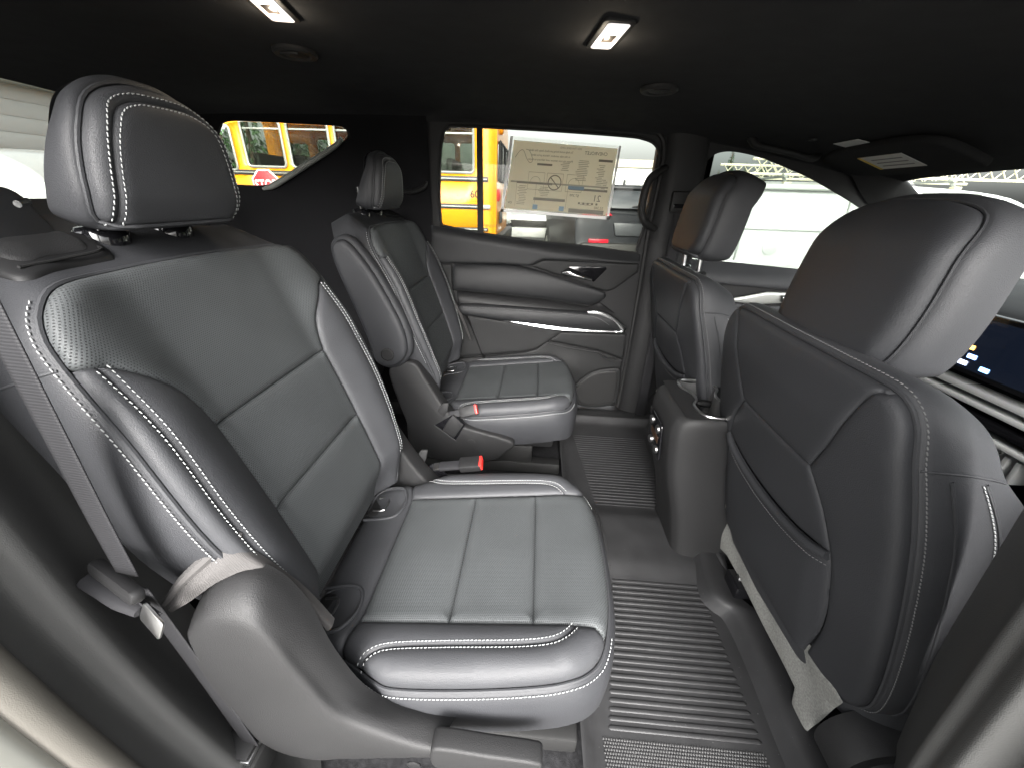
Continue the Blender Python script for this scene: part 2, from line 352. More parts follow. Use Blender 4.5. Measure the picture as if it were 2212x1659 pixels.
def second_row_seat(yc, out, label):
    """out = -1 or +1: the side of the seat that faces the door"""
    root = thing('captain_seat', (-.2, yc, .08), label, 'car seat', 'second-row seats')
    fb = Frame((-.35, yc, .45), (0, 1, 0), (-.335, 0, 1))
    sb = np.asarray(B_OUT)
    def Db(u, v):
        p = np.c_[np.ravel(u), np.ravel(v)]; e = np.where(inside(p, B_OUT), dist_poly(p, sb, False), 0)
        a = np.abs(p[:, 0]); v_ = p[:, 1]
        return .037*sst(.125, .22, a)*sst(-.06, .05, v_)*(1-.5*sst(.36, .52, v_))+.010*np.sin(np.pi*np.clip(v_/.55, 0, 1))+rollf(e, .018)-.055*sst(.045, -.06, v_)*sst(.20, .15, a)
    S = lambda u, v: fb.pt(np.ravel(u), np.ravel(v), Db(u, v))
    Sb0, Lb, Ob, sgb = band(B_OUT, fb, Db, .115, .010)
    def Sb(t, w):      # boxing; along the top it climbs backwards to the headrest
        X = Sb0(t, w); tt = np.mod(t, Lb); v = np.interp(tt, sgb, Ob[:, 1]); u = np.abs(np.interp(tt, sgb, Ob[:, 0]))
        return X+np.multiply.outer(.047*sst(.5, .56, v)*sst(.25, .16, u)*sst(.0, .055, w), fb.ev)+np.multiply.outer(.0*w, fb.en)
    t_end = sgb[np.argmin(np.linalg.norm(Ob-np.array(B_OUT[-1]), axis=1))]
    back = grid_surface('backrest', Sb, np.arange(0, t_end+.003, .006), np.r_[0, .002, .005, .01, .02, .03, .04, .05, .06, .075, .09, .10, .11, .115], vinyl, root, flip=True)
    up = cut(B_HALF, .470, 1)
    panel('yoke_panel', [tuple(p) for p in B_LB]+up+mir(up[:-1])+mir(B_LB), S, back, leather_perf, res=.011)
    ins = .150
    panel('insert_panel', [(-ins, .175), (ins, .175), (ins, .337), (-ins, .337)], S, back, leather_perf, .006, .022, res=.011)
    panel('insert_panel', [(-ins, -.06), (ins, -.06), (ins, .175), (-ins, .175)], S, back, leather_perf, .006, .022, res=.011)
    for sg in (1, -1):
        k = B_LB.index(min(B_LB, key=lambda p: abs(p[0]-.234)))
        inner = [(ins, -.06)]+B_DB[:-1]+B_LB[:k+1][::-1]
        outer = cut(B_HALF, -.06, .470)+B_LB[k:][::-1]+B_DB[:-1][::-1]
        panel('bolster_panel', [(sg*a, b) for a, b in inner], S, back, leather, res=.011)
        panel('bolster_panel', [(sg*a, b) for a, b in outer], S, back, leather, res=.011)
    rows = []
    for sg in (1, -1):
        p = [(a, b) for a, b in B_DB if b > .0]
        for o_ in (.0055, -.0055): rows.append([(sg*q[0], q[1]) for q in offset_path(p, o_)])
    stitch('stitching', rows, S, back, lift=.0034)
    tt = np.array([s for s, q in zip(sgb, Ob) if q[1] > .12]); tt = tt[(tt > .1) & (tt < t_end-.1)]
    k0 = [t for t, q in zip(sgb, Ob) if .10 < q[1] < .545 and q[0] > 0]; k1 = [t for t, q in zip(sgb, Ob) if .10 < q[1] < .545 and q[0] < 0]
    stitch('stitching', [[(t, .0045) for t in k0[::3]], [(t, .0045) for t in k1[::3]]], Sb, back, lift=.0020, flip=True)
    for kk_ in (k0, k1):
        tm = min(kk_, key=lambda t: abs(np.interp(t, sgb, Ob[:, 1])-.475)); tube('side_seam', Sb(np.full(14, tm), np.linspace(.002, .112, 14)), .0018, leather, back, 6, 0)
    P = Ob[(sgb < t_end)][::3]; X = S(P[:, 0], P[:, 1]); tube('piping', X+fb.en*.0012, .0032, leather, back, 6, 0)
    # plastic shell behind
    prism('back_shell', [(a*.94, b*.97+.01) for a, b in B_OUT[::2]], fb, -.125, -.085, plastic_dk, back, .012)
    # headrest
    top = [(t, q[0]) for t, q in zip(sgb, Ob) if q[1] > .535 and t < t_end]; tu = lambda u: float(np.interp(-u, [-x for t, x in top], [t for t, x in top]))
    for sg in (-1, 1):
        tp = np.array([tu(sg*.055)]); base = Sb(tp, np.array([.046]))[0]; nb = normals(Sb, tp, np.array([.046]), True)[0]
        lathe('headrest_post', [(.0065, -.02), (.0065, .075)], base, (-.02, 0, 1), gloss_blk, root, 12)
        lathe('post_guide', [(.029, -.012), (.029, .003), (.026, .007), (.016, .009), (.011, .005)], base, nb*.5+np.array([-.05, 0, .5]), gloss_blk, root, 24)
    bq = [(tu(out*a_), w_) for a_, w_ in rrect(.082, .205, .012, .088, .014)]
    bz = panel('tether_bezel', bq, Sb, back, plastic_dk, .0050, .010, -.0003, flip=True, res=.008, offs=(.002, .004, .007))
    bi = [(tu(out*a_), w_) for a_, w_ in rrect(.098, .190, .024, .078, .014)]
    panel('tether_cover', bi, lambda t, w: Sb(t, w)+normals(Sb, np.ravel(t), np.ravel(w), True)*.0051, bz, plastic, .0020, .006, -.0002, flip=True, res=.01)
    cw = np.array([(tu(out*a_), w_) for a_, w_ in ((.094, .078), (.094, .022), (.15, .0185), (.194, .024))]); X = Sb(cw[:, 0], cw[:, 1])+normals(Sb, cw[:, 0], cw[:, 1], True)*.0072
    tube('tether_wire', X, .0018, plastic, bz, 6, 5)
    # headrest
    fh = Frame((-.512, yc, 1.029), (0, 1, 0), (.09, 0, 1)); sh = np.asarray(H_OUT)
    def Dh(u, v):
        p = np.c_[np.ravel(u), np.ravel(v)]; e = np.where(inside(p, H_OUT), dist_poly(p, sh, False), 0)
        return -.004*(np.abs(p[:, 0])/.12)**2-.014*sst(.11, .168, p[:, 1])+rollf(e, .022)-.008*sst(.04, 0, p[:, 1])
    Sh = lambda u, v: fh.pt(np.ravel(u), np.ravel(v), Dh(u, v))
    Shb0, Lh, Oh, sgh = band(H_OUT, fh, Dh, .054, .007)
    def taper(v): return 1-.50*sst(.0, .15, v)
    Shb = lambda t, w: Shb0(t, w)+np.multiply.outer(w*(1-taper(np.interp(np.mod(t, Lh), sgh, Oh[:, 1]))), fh.en)
    th = np.linspace(0, Lh, 170)
    head = grid_surface('headrest', Shb, th, np.r_[0, .002, .005, .01, .02, .03, .035, .045, .054], vinyl, root, flip=True)
    panel('headrest_back', [(a*.99, b) for a, b in H_OUT], lambda u, v: fh.pt(np.ravel(u), np.ravel(v), -.018-.054*taper(np.ravel(v))-.008*(1-(np.ravel(u)/.13)**2)-.012*sst(.09, .155, np.ravel(v))), head, vinyl, .006, .02, -.004, flip=True, res=.016)
    panel('face_panel', H_U+mir(H_U[:-1]), Sh, head, leather, .004, .014, .003, res=.010)
    hu = H_U+mir(H_U[:-1]); panel('border_panel', [tuple(p) for p in H_HALF]+mir([tuple(p) for p in H_HALF[:-1]])+hu[::-1], Sh, head, leather, .004, .014, .003, res=.010)
    stitch('stitching', [offset_path(hu, .0050), offset_path(hu, -.0050)], Sh, head, lift=.0026)
    P = Oh[::3]; tube('piping', Sh(P[:, 0], P[:, 1]), .0026, leather, head, 6, 0)
    # cushion
    fc = Frame((0, yc, .40), (1, 0, .126), (0, 1, 0)); sc_ = np.asarray(C_OUT)
    def Dc(u, v):
        p = np.c_[np.ravel(u), np.ravel(v)]; e = np.where(inside(p, C_OUT), dist_poly(p, sc_, False), 0)
        return .012*sst(.13, .20, np.abs(p[:, 1]))*sst(.14, .08, p[:, 0])+rollf(e, .032)-.006*sst(-.32, -.40, p[:, 0])
    Sc = lambda u, v: fc.pt(np.ravel(u), np.ravel(v), Dc(u, v))
    Scb, Lc, Oc, sgc = band(C_OUT, fc, Dc, .125, .012)
    tc_end = sgc[np.argmin(np.linalg.norm(Oc-np.array(C_OUT[-1]), axis=1))]
    # C_OUT runs clockwise seen from above, so its boxing is laid out on the reversed outline
    CR = C_OUT[::-1]; Scb, Lc, Oc, sgc = band(CR, fc, Dc, .125, .012); tc_end = sgc[np.argmin(np.linalg.norm(Oc-np.array(CR[-1]), axis=1))]
    cush = grid_surface('cushion', Scb, np.arange(0, tc_end+.003, .006), np.r_[0, .002, .005, .01, .02, .035, .05, .07, .09, .11, .125], vinyl, root, flip=True)
    for a, b in ((-.293, -.124), (-.124, .028)):
        panel('insert_panel', [(a, -.160), (b, -.160), (b, .160), (a, .160)], Sc, cush, leather_perf, .006, .022, res=.011)
    fr_ = [tuple(p) for p in C_HALF if p[1] < .172 and p[0] > .1]
    front = [(.028, .160), (.103, .163), (.135, .164), (.152, .1745)]+fr_; front = front+[(a, -b) for a, b in front[::-1] if abs(b) > 1e-6]
    panel('insert_panel', front, Sc, cush, leather_perf, .006, .022, res=.011)
    for sg in (1, -1):
        inner = [(-.293, .160), (.103, .163)]+C_DB[:-1][::-1]+[(-.276, .2275), (-.305, .2155), (-.297, .18)]
        o_ = [tuple(p) for p in C_HALF if p[0] > -.262 and p[1] > .178]
        outer = C_DB+[(.135, .164), (.152, .1745)]+o_[::-1]
        panel('bolster_panel', [(a, sg*b) for a, b in inner], Sc, cush, leather, res=.011)
        panel('bolster_panel', [(a, sg*b) for a, b in outer], Sc, cush, leather, .006, .02, res=.011)
    panel('rear_bolster_panel', [(-.40, -.205), (-.293, -.160), (-.293, .160), (-.40, .205)][:1]+[(-.305, -.2155), (-.297, -.18), (-.293, -.16), (-.293, .16), (-.297, .18), (-.305, .2155), (-.40, .205)], Sc, cush, leather, .008, .03, res=.012)
    rows = []
    for sg in (1, -1):
        for q in (.0055, -.0055): rows.append([(a, sg*b) for a, b in offset_path(C_DB, q)])
    stitch('stitching', rows, Sc, cush, lift=.0036)
    kk = [t for t, q in zip(sgc, Oc) if q[0] > -.30 and (q[0] < .150 or abs(q[1]) > .15) and t < tc_end]
    ka = [t for t in kk if np.interp(t, sgc, Oc[:, 1]) < 0]; kb = [t for t in kk if np.interp(t, sgc, Oc[:, 1]) > 0]
    stitch('stitching', [[(t, .0065) for t in ka[::3]], [(t, .0065) for t in kb[::3]]], Scb, cush, lift=.0016, flip=True, r=.0009)
    P = np.array([q for t, q in zip(sgc, Oc) if q[0] > -.31 and t < tc_end])[::3]; tube('piping', Sc(P[:, 0], P[:, 1])+fc.en*.001, .0028, leather, cush, 6, 0)
    # child-seat anchor pockets at the back of the cushion
    for sg in (-1, 1):
        oc = rrect(-.395, -.306, sg*.14-.045, sg*.14+.045, .03)
        pk = panel('anchor_pocket', oc, lambda u, v: Sc(u, v)+fc.en*.006, cush, leather, -.010, .012, -.004, res=.010)
        arc = [(-.395, sg*.14-.048), (-.34, sg*.14-.050), (-.312, sg*.14-.038), (-.302, sg*.14), (-.312, sg*.14+.038), (-.34, sg*.14+.050), (-.395, sg*.14+.048)]
        stitch('stitching', [arc], lambda u, v: Sc(u, v)+fc.en*.006, pk, m=thread_dark, lift=.0035)
        tube('rim', Sc(np.array([a for a, b in arc]), np.array([b for a, b in arc]))+fc.en*.009, .0035, leather, pk, 8, 4)
        prism('pocket_shade', rrect(-.392, -.350, sg*.14-.036, sg*.14+.036, .010), fc, .000, .0045, rubber, pk, .002)  # dark rubber patch on the cushion, painting the shade inside the pocket
        prism('flap', rrect(-.352, -.314, sg*.14-.037, sg*.14+.037, .012), fc, -.004, .0062, vinyl, pk, .004, 3)
        tube('anchor_wire', fc.pt(np.array([-.38, -.352, -.352, -.38]), np.array([sg*.14-.022, sg*.14-.020, sg*.14+.020, sg*.14+.022]), .008), .0028, satin_knob, pk, 6, 3)
    # frame and rails under the cushion
    box('seat_frame', (-.36, yc-.20, .20), (.10, yc+.20, .30), plastic_dk, root, .015)
    for sg in (-1, 1):
        box('seat_rail', (-.42, yc+sg*.19-.022, .085), (.13, yc+sg*.19+.022, .135), rubber, root, .006)
        box('seat_leg', (-.30, yc+sg*.19-.018, .13), (.02, yc+sg*.19+.018, .21), rubber, root, .006)
    y = lambda d: yc+out*d
    # outboard hinge cover with the recline lever
    rows = []
    for inner, ridge, mid, bot in (((-.432, .575), (-.428, .565), (-.424, .45), (-.405, .25)), ((-.402, .612), (-.395, .600), (-.386, .42), (-.378, .222)), ((-.345, .618), (-.340, .604), (-.336, .42), (-.336, .212)),
                                   ((-.306, .56), (-.312, .566), (-.308, .40), (-.310, .214)), ((-.268, .46), (-.286, .483), (-.284, .36), (-.28, .222)), ((-.225, .358), (-.246, .386), (-.24, .312), (-.236, .232)),
                                   ((-.14, .322), (-.158, .336), (-.156, .305), (-.154, .256)), ((-.09, .315), (-.104, .325), (-.104, .31), (-.104, .272))):
        yi = .245 if ridge[1] > .5 else .262
        rows.append([(inner[0], y(yi), inner[1]), (inner[0]*.6+ridge[0]*.4, y(yi*.5+.15), inner[1]*.7+ridge[1]*.3+.006), (ridge[0], y(.300), ridge[1]), (ridge[0]*.8+mid[0]*.2, y(.3135), ridge[1]*.8+mid[1]*.2), (mid[0], y(.316), mid[1]), (bot[0], y(.308), bot[1]+.02), (bot[0], y(.285), bot[1])])
    cov = loft('hinge_cover', rows, plastic, root, 5, flip=(out > 0))
    fl = Frame((0, y(.300), 0), (-out, 0, 0), (0, 0, 1))
    lev = [(-out*a, b) for a, b in cr([(-.106, .352), (-.03, .345), (.043, .338), (.046, .320), (.036, .298), (-.02, .292), (-.06, .290), (-.10, .288), (-.118, .300), (-.118, .335)], 3, True)]
    prism('recline_lever', lev, fl, -.006, .024, plastic, root, .007, 3)
    lathe('screw_cap', [(.011, 0), (.011, .002), (.009, .003)], (-.150, y(.3145), .272), (0, out, 0), plastic_dk, cov, 20)
    # stretch-cloth gusset between bolster and hinge cover
    hem = [(-.452, y(.298), .598), (-.428, y(.285), .628), (-.404, y(.268), .650), (-.383, y(.246), .665), (-.372, y(.240), .664)]
    g1_ = [(-.446, y(.300), .585), (-.420, y(.295), .602), (-.385, y(.275), .622), (-.350, y(.255), .618), (-.318, y(.245), .550), (-.292, y(.240), .468)]
    g0_ = [hem[0], hem[1], hem[2], hem[3], (-.325, y(.226), .560), (-.290, y(.220), .470)]
    loft('cloth_gusset', [[g0_[i], tuple((np.array(g0_[i])*.5+np.array(g1_[i])*.5)+np.array([.004, out*.004, .002])), g1_[i]] for i in range(6)], gusset, root, 5, flip=(out < 0))
    tube('gusset_hem', hem, [.004, .007, .008, .007, .004], gusset, root, 8, 6)
    # inboard cover
    fi = Frame((0, y(-.29), 0), (out, 0, 0), (0, 0, 1)); sh_out = [(-.484, .522), (-.470, .552), (-.430, .572), (-.388, .566), (-.358, .515), (-.310, .425), (-.262, .355), (-.224, .330), (-.055, .283), (-.075, .235), (-.150, .185), (-.416, .195), (-.441, .334), (-.466, .431)]
    ic = prism('inboard_cover', [(out*a, b) for a, b in cr(sh_out, 3, True)], fi, -.06, .0, plastic, root, .014, 3)
    prism('belt_slot', [(out*a, b) for a, b in [(-.335, .335), (-.262, .275), (-.225, .345), (-.265, .385)]], fi, -.002, .0015, gloss_blk, ic, .001)
    prism('slot_cover', [(out*a, b) for a, b in [(-.308, .318), (-.268, .287), (-.232, .345), (-.268, .382), (-.285, .36)]], fi, .0, .006, plastic, ic, .002)
    prism('slot_cover', [(out*a, b) for a, b in [(-.322, .395), (-.300, .372), (-.286, .40), (-.28, .43), (-.30, .428)]], fi, -.002, .006, plastic, ic, .003)
    lathe('screw_cap', [(.014, 0), (.014, .0015), (.012, .002)], (-.205, y(-.29), .268), (0, -out, 0), plastic, ic, 20)
    tube('slot_rim', fi.pt(np.array([out*-.337, out*-.260]), np.array([.335, .272]), .002), .0025, plastic, ic, 6, 0)
    # armrest folded up along the backrest
    ao = cr([(-.600, .900), (-.598, .935), (-.570, .954), (-.540, .940), (-.490, .870), (-.440, .770), (-.408, .685), (-.405, .615), (-.440, .570), (-.485, .560), (-.517, .585), (-.528, .650), (-.560, .760), (-.588, .850)], 5, True)
    fa = Frame((0, y(-.315), 0), (out, 0, 0), (0, 0, 1)); AO = [(out*a, b) for a, b in ao]
    if out < 0: AO = AO[::-1]
    ar_ = (np.array(AO)[:, 0]*np.roll(np.array(AO)[:, 1], -1)-np.roll(np.array(AO)[:, 0], -1)*np.array(AO)[:, 1]).sum()
    if ar_ < 0: AO = AO[::-1]
    sa = np.asarray(AO)
    def Da(u, v):
        p = np.c_[np.ravel(u), np.ravel(v)]; e = np.where(inside(p, AO), dist_poly(p, sa), 0); return rollf(e, .016)
    Sa = lambda u, v: fa.pt(np.ravel(u), np.ravel(v), Da(u, v)); Sab, La, Oa, sga = band(AO, fa, Da, .055, .012)
    arm = grid_surface('armrest', Sab, np.linspace(0, La, 150), np.r_[0, .002, .005, .01, .02, .03, .04, .055], vinyl, root, flip=True)
    panel('armrest_pad', AO, Sa, arm, vinyl, .004, .014, .002, res=.012)
    panel('armrest_underside', AO, lambda u, v: fa.pt(np.ravel(u), np.ravel(v), -.07), arm, vinyl, .002, .014, .0, flip=True, res=.03)
    tube('piping', Sa(sa[::3, 0], sa[::3, 1]), .002, leather, arm, 6, 0, closed=True)
    lathe('pivot_cap', [(.0225, -.004), (.0225, .005), (.019, .0065), (.018, .0045), (.001, .0045)], fa.pt(np.array([out*-.468]), .608, .003)[0], fa.en, plastic, arm, 28)
    return root
near_seat = second_row_seat(-.43, -1, "black leather captain's seat in the foreground with white stitching and recline lever")
far_seat = second_row_seat(.43, 1, "black leather captain's seat beside the far door, its armrest folded up")

def buckle(o, d, up, label):
    """o = base, d = direction the stalk points, up = face normal"""
    d = np.array(d, float); d /= np.linalg.norm(d); s = np.cross(up, d); s /= np.linalg.norm(s)
    t = thing('seat_belt_buckle', tuple(o), label, 'buckle', 'seat belt buckles'); fr = Frame(o, d, s)
    prism('buckle_housing', rrect(.0, .062, -.019, .019, .006), fr, -.012, .012, plastic_dk, t, .004)
    prism('release_button', rrect(.0575, .0655, -.0165, .0165, .003), fr, -.0095, .0125, red, t, .0015)
    prism('stalk', rrect(-.06, .004, -.013, .013, .004), fr, -.006, .006, webbing, t, .003)
    prism('anchor_plate', rrect(-.075, -.05, -.012, .012, .004), fr, -.003, .003, steel, t, .001)
    return t
buckle((-.245, .150, .385), (.93, .02, .30), (0, -.85, .5), 'red-buttoned belt buckle strapped to the far seat beside its cushion')
buckle((-.185, -.165, .405), (.98, .0, .18), (0, -.3, .95), 'red-buttoned belt buckle lying beside the foreground seat cushion')

# ================================================================== front seats (seen from behind)
F_HALF = cr([(.262, .035), (.278, .06), (.288, .10), (.292, .18), (.289, .30), (.280, .42), (.268, .50), (.252, .573), (.240, .607), (.220, .630), (.189, .640), (.10, .643), (0, .643)], 4)
F_OUT = [tuple(p) for p in F_HALF]+mir([tuple(p) for p in F_HALF[:-1]])
FH_HALF = cr([(.104, 0), (.124, .015), (.132, .06), (.131, .12), (.122, .180), (.099, .217), (.050, .231), (0, .233)], 4)
FH_OUT = [tuple(p) for p in FH_HALF]+mir([tuple(p) for p in FH_HALF[:-1]])
def front_seat(yc, zh, out, label):
    root = thing('leather_car_seat', (.80, yc, .08), label, 'car seat', 'front seats')
    fb = Frame((.585, yc, .25), (0, -1, 0), (-.25, 0, 1)); ob = np.asarray(F_OUT)
    def Db(u, v):
        p = np.c_[np.ravel(u), np.ravel(v)]; e = np.where(inside(p, F_OUT), dist_poly(p, ob, False), 0); a = np.abs(p[:, 0])
        return .004-.020*(a/.29)**3+rollf(e, .016)-.012*sst(.55, .65, p[:, 1])
    S = lambda u, v: fb.pt(np.ravel(u), np.ravel(v), Db(u, v))
    Sb_, Lb, Ob, sg = band(F_OUT, fb, Db, .135, .010)
    def Sb(t, w):      # boxing thins and rounds off towards the shoulders
        v = np.interp(np.mod(t, Lb), sg, Ob[:, 1]); k = sst(.42, .63, v); return Sb_(t, w)+np.multiply.outer(w*.30*k, fb.en)-np.multiply.outer(.055*k*(np.clip(w, 0, .2)/.135)**1.6, fb.ev)
    Lb = Lb; t_end = sg[np.argmin(np.linalg.norm(Ob-np.array(F_OUT[-1]), axis=1))]
    back = grid_surface('backrest', Sb, np.arange(0, t_end+.003, .006), np.r_[0, .002, .005, .01, .02, .035, .05, .07, .09, .11, .125, .135], leather, root, flip=True)
    vD = [tuple(p) for p in cr([(.115, .455), (.152, .534), (.186, .622), tuple(min([tuple(p) for p in F_HALF], key=lambda p: abs(p[0]-.206)))], 4)]
    vP = [tuple(p) for p in cr([(.115, .455), (.140, .421), (.160, .388), (.184, .327), (.193, .276), (.197, .162), (.172, .036)], 4)]
    ux = vD[-1][0]; up = [tuple(p) for p in F_HALF if p[0] < ux-1e-6]
    panel('shield_panel', vD+up+mir(up[:-1])+mir(vD), S, back, vinyl, .003, .012, .003, res=.014)
    for s_ in (1, -1):
        side = vP[::-1]+vD[1:]+[tuple(p) for p in F_HALF if p[0] > ux+1e-6 or p[1] < .4][::-1]
        panel('side_back_panel', [(s_*a, b) for a, b in side], S, back, vinyl, .003, .012, .003, res=.014)
    op = [tuple(p) for p in cr([(-.184, .327), (-.10, .306), (0, .298), (.10, .306), (.184, .327)], 6)]
    uppk = [p for p in vP if p[1] > .3275]; lowpk = [p for p in vP if p[1] < .3265]
    panel('pocket_backing', uppk[::-1]+mir(uppk)[::-1]+op, S, back, vinyl, .003, .012, .003, res=.014)
    Sp = lambda u, v: S(u, v)+np.multiply.outer(sst(.196, .15, np.abs(np.ravel(u)))*.008+.006*np.sin(np.pi*np.clip((np.ravel(v)+.05)/.36, 0, 1)), fb.en)
    pk = panel('seat_pocket', lowpk[::-1]+op[::-1]+mir(lowpk)[::-1], Sp, back, vinyl, .002, .012, .006, res=.014)
    P = np.array(op)-np.array([0, .006]); tube('pocket_hem', Sp(P[:, 0], P[:, 1])+fb.en*.001, .0085, vinyl, pk, 10, 0)
    P2 = np.array(op)-np.array([0, .026]); stitch('stitching', [P2[::3]], Sp, pk, m=thread_dark, lift=.0025)
    # seams along the side boxing
    ok = [(t, q) for t, q in zip(sg, Ob) if t < t_end and q[1] > .0]
    X = S(np.array([q[0] for t, q in ok[::3]]), np.array([q[1] for t, q in ok[::3]])); tube('piping', X+fb.en*.001, .0030, leather, back, 6, 0)
    stitch('stitching', [[(t, .008) for t, q in ok[::3]]], Sb, back, m=thread_dark, lift=.001, flip=True, r=.0009)
    for s_ in (1, -1):
        low = [t for t, q in ok if q[1] < .555 and q[0]*s_ > 0]
        V_ = Sb(np.array(low[::4]), np.full(len(low[::4]), .038)); tube('side_seam', V_, .0022, leather, back, 6, 0)
        V_ = Sb(np.array(low[::4]), np.full(len(low[::4]), .090)); tube('side_seam', V_, .0025, leather, back, 6, 0)
        stitch('stitching', [[(t, .083) for t in low[::4]]], Sb, back, lift=.0012, flip=True, r=.0011)
        t5 = low[-1] if s_ > 0 else low[0]
        V_ = Sb(np.full(12, t5), np.linspace(.003, .13, 12)); tube('side_seam', V_, .0020, leather, back, 6, 0)
    panel('backrest_front', [(a*.985, b*.93 if b > .3 else b) for a, b in F_OUT], lambda u, v: fb.pt(np.ravel(u), np.ravel(v), -.125+.040*sst(.42, .63, np.ravel(v))), back, leather, .03, .08, .02, flip=True, res=.03)
    # felt skirt that closes the bottom of the backrest
    ft = [(.265, .050), (.250, .000), (.225, -.19), (.198, -.19), (.172, -.090), (.05, -.088), (-.09, -.085), (-.16, -.088), (-.235, -.125), (-.320, -.135), (-.375, -.080), (-.378, .02), (-.330, .105), (-.27, .095), (-.18, .062), (-.10, .048), (.10, .050), (.18, .056)]
    if out > 0: ft = [(-a, b) for a, b in ft]
    fsk = Frame((0, yc, .25), (0, -1, 0), (0, 0, 1))
    panel('felt_skirt', ft, lambda u, v: fsk.pt(np.ravel(u), np.ravel(v), -(.592-.30*np.maximum(np.ravel(v), 0)+.05*np.maximum(-np.ravel(v), 0)+.06*sst(.26, .36, np.abs(np.ravel(u))))+.003*np.sin(np.ravel(u)*38)*np.sin(np.ravel(v)*51+1)), root, felt, .003, .012, .001, res=.014)
    # headrest
    fh = Frame((.470 if out < 0 else .460, yc, zh), (0, -1, 0), (.16, 0, 1)); oh = np.asarray(FH_OUT)
    def Dh(u, v):
        p = np.c_[np.ravel(u), np.ravel(v)]; e = np.where(inside(p, FH_OUT), dist_poly(p, oh, False), 0)
        return -.010*(np.abs(p[:, 0])/.13)**2+rollf(e, .022)-.032*sst(.14, .233, p[:, 1])**1.5
    Sh = lambda u, v: fh.pt(np.ravel(u), np.ravel(v), Dh(u, v)); Shb, Lh, Oh, sh = band(FH_OUT, fh, Dh, .085, .012)
    head = grid_surface('headrest', Shb, np.linspace(0, Lh, 170), np.r_[0, .002, .005, .01, .02, .03, .045, .06, .07, .08, .085], leather, root, flip=True)
    panel('headrest_back', FH_OUT, Sh, head, vinyl, .003, .012, .003, res=.012)
    panel('headrest_face', [(a*.99, b) for a, b in FH_OUT], lambda u, v: fh.pt(np.ravel(u), np.ravel(v), -.105-.03*sst(.12, .22, np.ravel(v))), head, leather, .015, .04, .0, flip=True, res=.02)
    P = Oh[::3]; tube('piping', Sh(P[:, 0], P[:, 1]), .0022, leather, head, 6, 0)
    zt = .25+.643*.970
    for s_ in (-1, 1):
        lathe('headrest_post', [(.0065, 0), (.0065, zh-zt+.05)], (.515, yc+s_*.07, zt-.02), (-.05, 0, 1), steel, root, 12)
        lathe('post_guide', [(.026, -.004), (.026, .006), (.022, .010), (.012, .011)], (.513, yc+s_*.07, zt-.004), (-.1, 0, 1), chrome if s_*out > 0 else plastic_dk, root, 24)
    # cushion and base, mostly hidden behind the backrest
    fc = Frame((.62, yc, .28), (1, 0, .14), (0, 1, 0))
    prism('cushion', cr([(-.02, -.25), (.2, -.27), (.45, -.26), (.52, -.2), (.53, 0), (.52, .2), (.45, .26), (.2, .27), (-.02, .25)], 4, True), fc, -.06, .10, leather, root, .03, 4)
    box('seat_base', (.64, yc-.20, .10), (1.05, yc+.20, .22), plastic_dk, root, .02)
    for s_ in (-1, 1): box('seat_rail', (.68, yc+s_*.20-.025, .085), (1.12, yc+s_*.20+.025, .125), rubber, root, .006)
    yo = yc+out*.29
    lathe('recliner_cover', [(.082, -.03), (.082, .02), (.076, .032), (.062, .036), (.060, .030), (.050, .030)], (.655, yo, .198), (0, out, 0), plastic, root, 40)
    lathe('recliner_knob', [(.048, .0), (.048, .034), (.043, .042), (.030, .044), (.028, .038), (.001, .038)], (.655, yo, .198), (0, out, 0), plastic, root, 36)
    return root
driver = front_seat(-.350, .872, -1, 'large black leather front seat at the right edge, seen from behind')
passenger = front_seat(.355, .938, 1, 'black leather front seat on the far side, beyond the console')
tg = thing('airbag_tag', (.60, -.655, .55), 'small white fabric tag sticking out of the right-hand front seat side', 'tag')
loft('tag_sheet', [[(.604, -.652, .690), (.640, -.664, .684), (.668, -.672, .700)], [(.598, -.654, .660), (.622, -.668, .668), (.655, -.676, .672)], [(.592, -.652, .640), (.618, -.660, .632), (.650, -.672, .640)]], paper, tg, 3, thick=.0008)

# ================================================================== cabin shell: floor, roof lining, side trim
def lerp(x, X, Y): return float(np.interp(x, X, Y))
rows = []
for x in (-1.62, -1.3, -.9, -.5, 0, .4, .75, 1.0, 1.18, 1.32):
    zc = lerp(x, [-1.62, -1.2, -.4, .1, .5, .9, 1.15, 1.32], [1.352, 1.372, 1.376, 1.366, 1.342, 1.284, 1.232, 1.190])
    rows.append([(x, yy, zc+dz) for yy, dz in ((-.80, -.085), (-.74, -.045), (-.60, -.016), (-.30, -.003), (0, 0), (.30, -.003), (.60, -.014), (.71, -.032), (.743, -.046))])
hl = loft('headliner', rows, headl, None, 6); tag(hl, kind='structure')
rows = [[(p[0], p[1]*1.04, p[2]+.05) for p in r] for r in rows]
tag(loft('roof', rows, mat('roof_paint', (.6, .6, .6), .3, .5, coat=.5), None, 3), kind='structure')
tag(box('car_floor', (-1.75, -.80, .02), (1.45, .80, .075), carpet, None, .01), kind='structure')
fd = Frame((0, .745, 0), (1, 0, 0), (0, 0, 1))           # far side wall, depth is measured into the cabin
def flat(d): return lambda u, v: fd.pt(np.ravel(u), np.ravel(v), d)
def curved(fn): return lambda u, v: fd.pt(np.ravel(u), np.ravel(v), fn(np.ravel(u), np.ravel(v)))
QW = [tuple(p) for p in cr([(-1.335, 1.20), (-1.29, 1.285), (-1.235, 1.312), (-1.0, 1.309), (-.82, 1.304), (-.782, 1.296), (-.776, 1.270), (-.815, 1.242), (-.95, 1.178), (-1.10, 1.106), (-1.15, 1.092), (-1.22, 1.088), (-1.31, 1.092), (-1.35, 1.11)], 4, True)]
def qd(u, v): return .02+.05*sst(1.09, .80, v)+.05*sst(.75, .55, v)+.012*sst(1.25, 1.35, v)
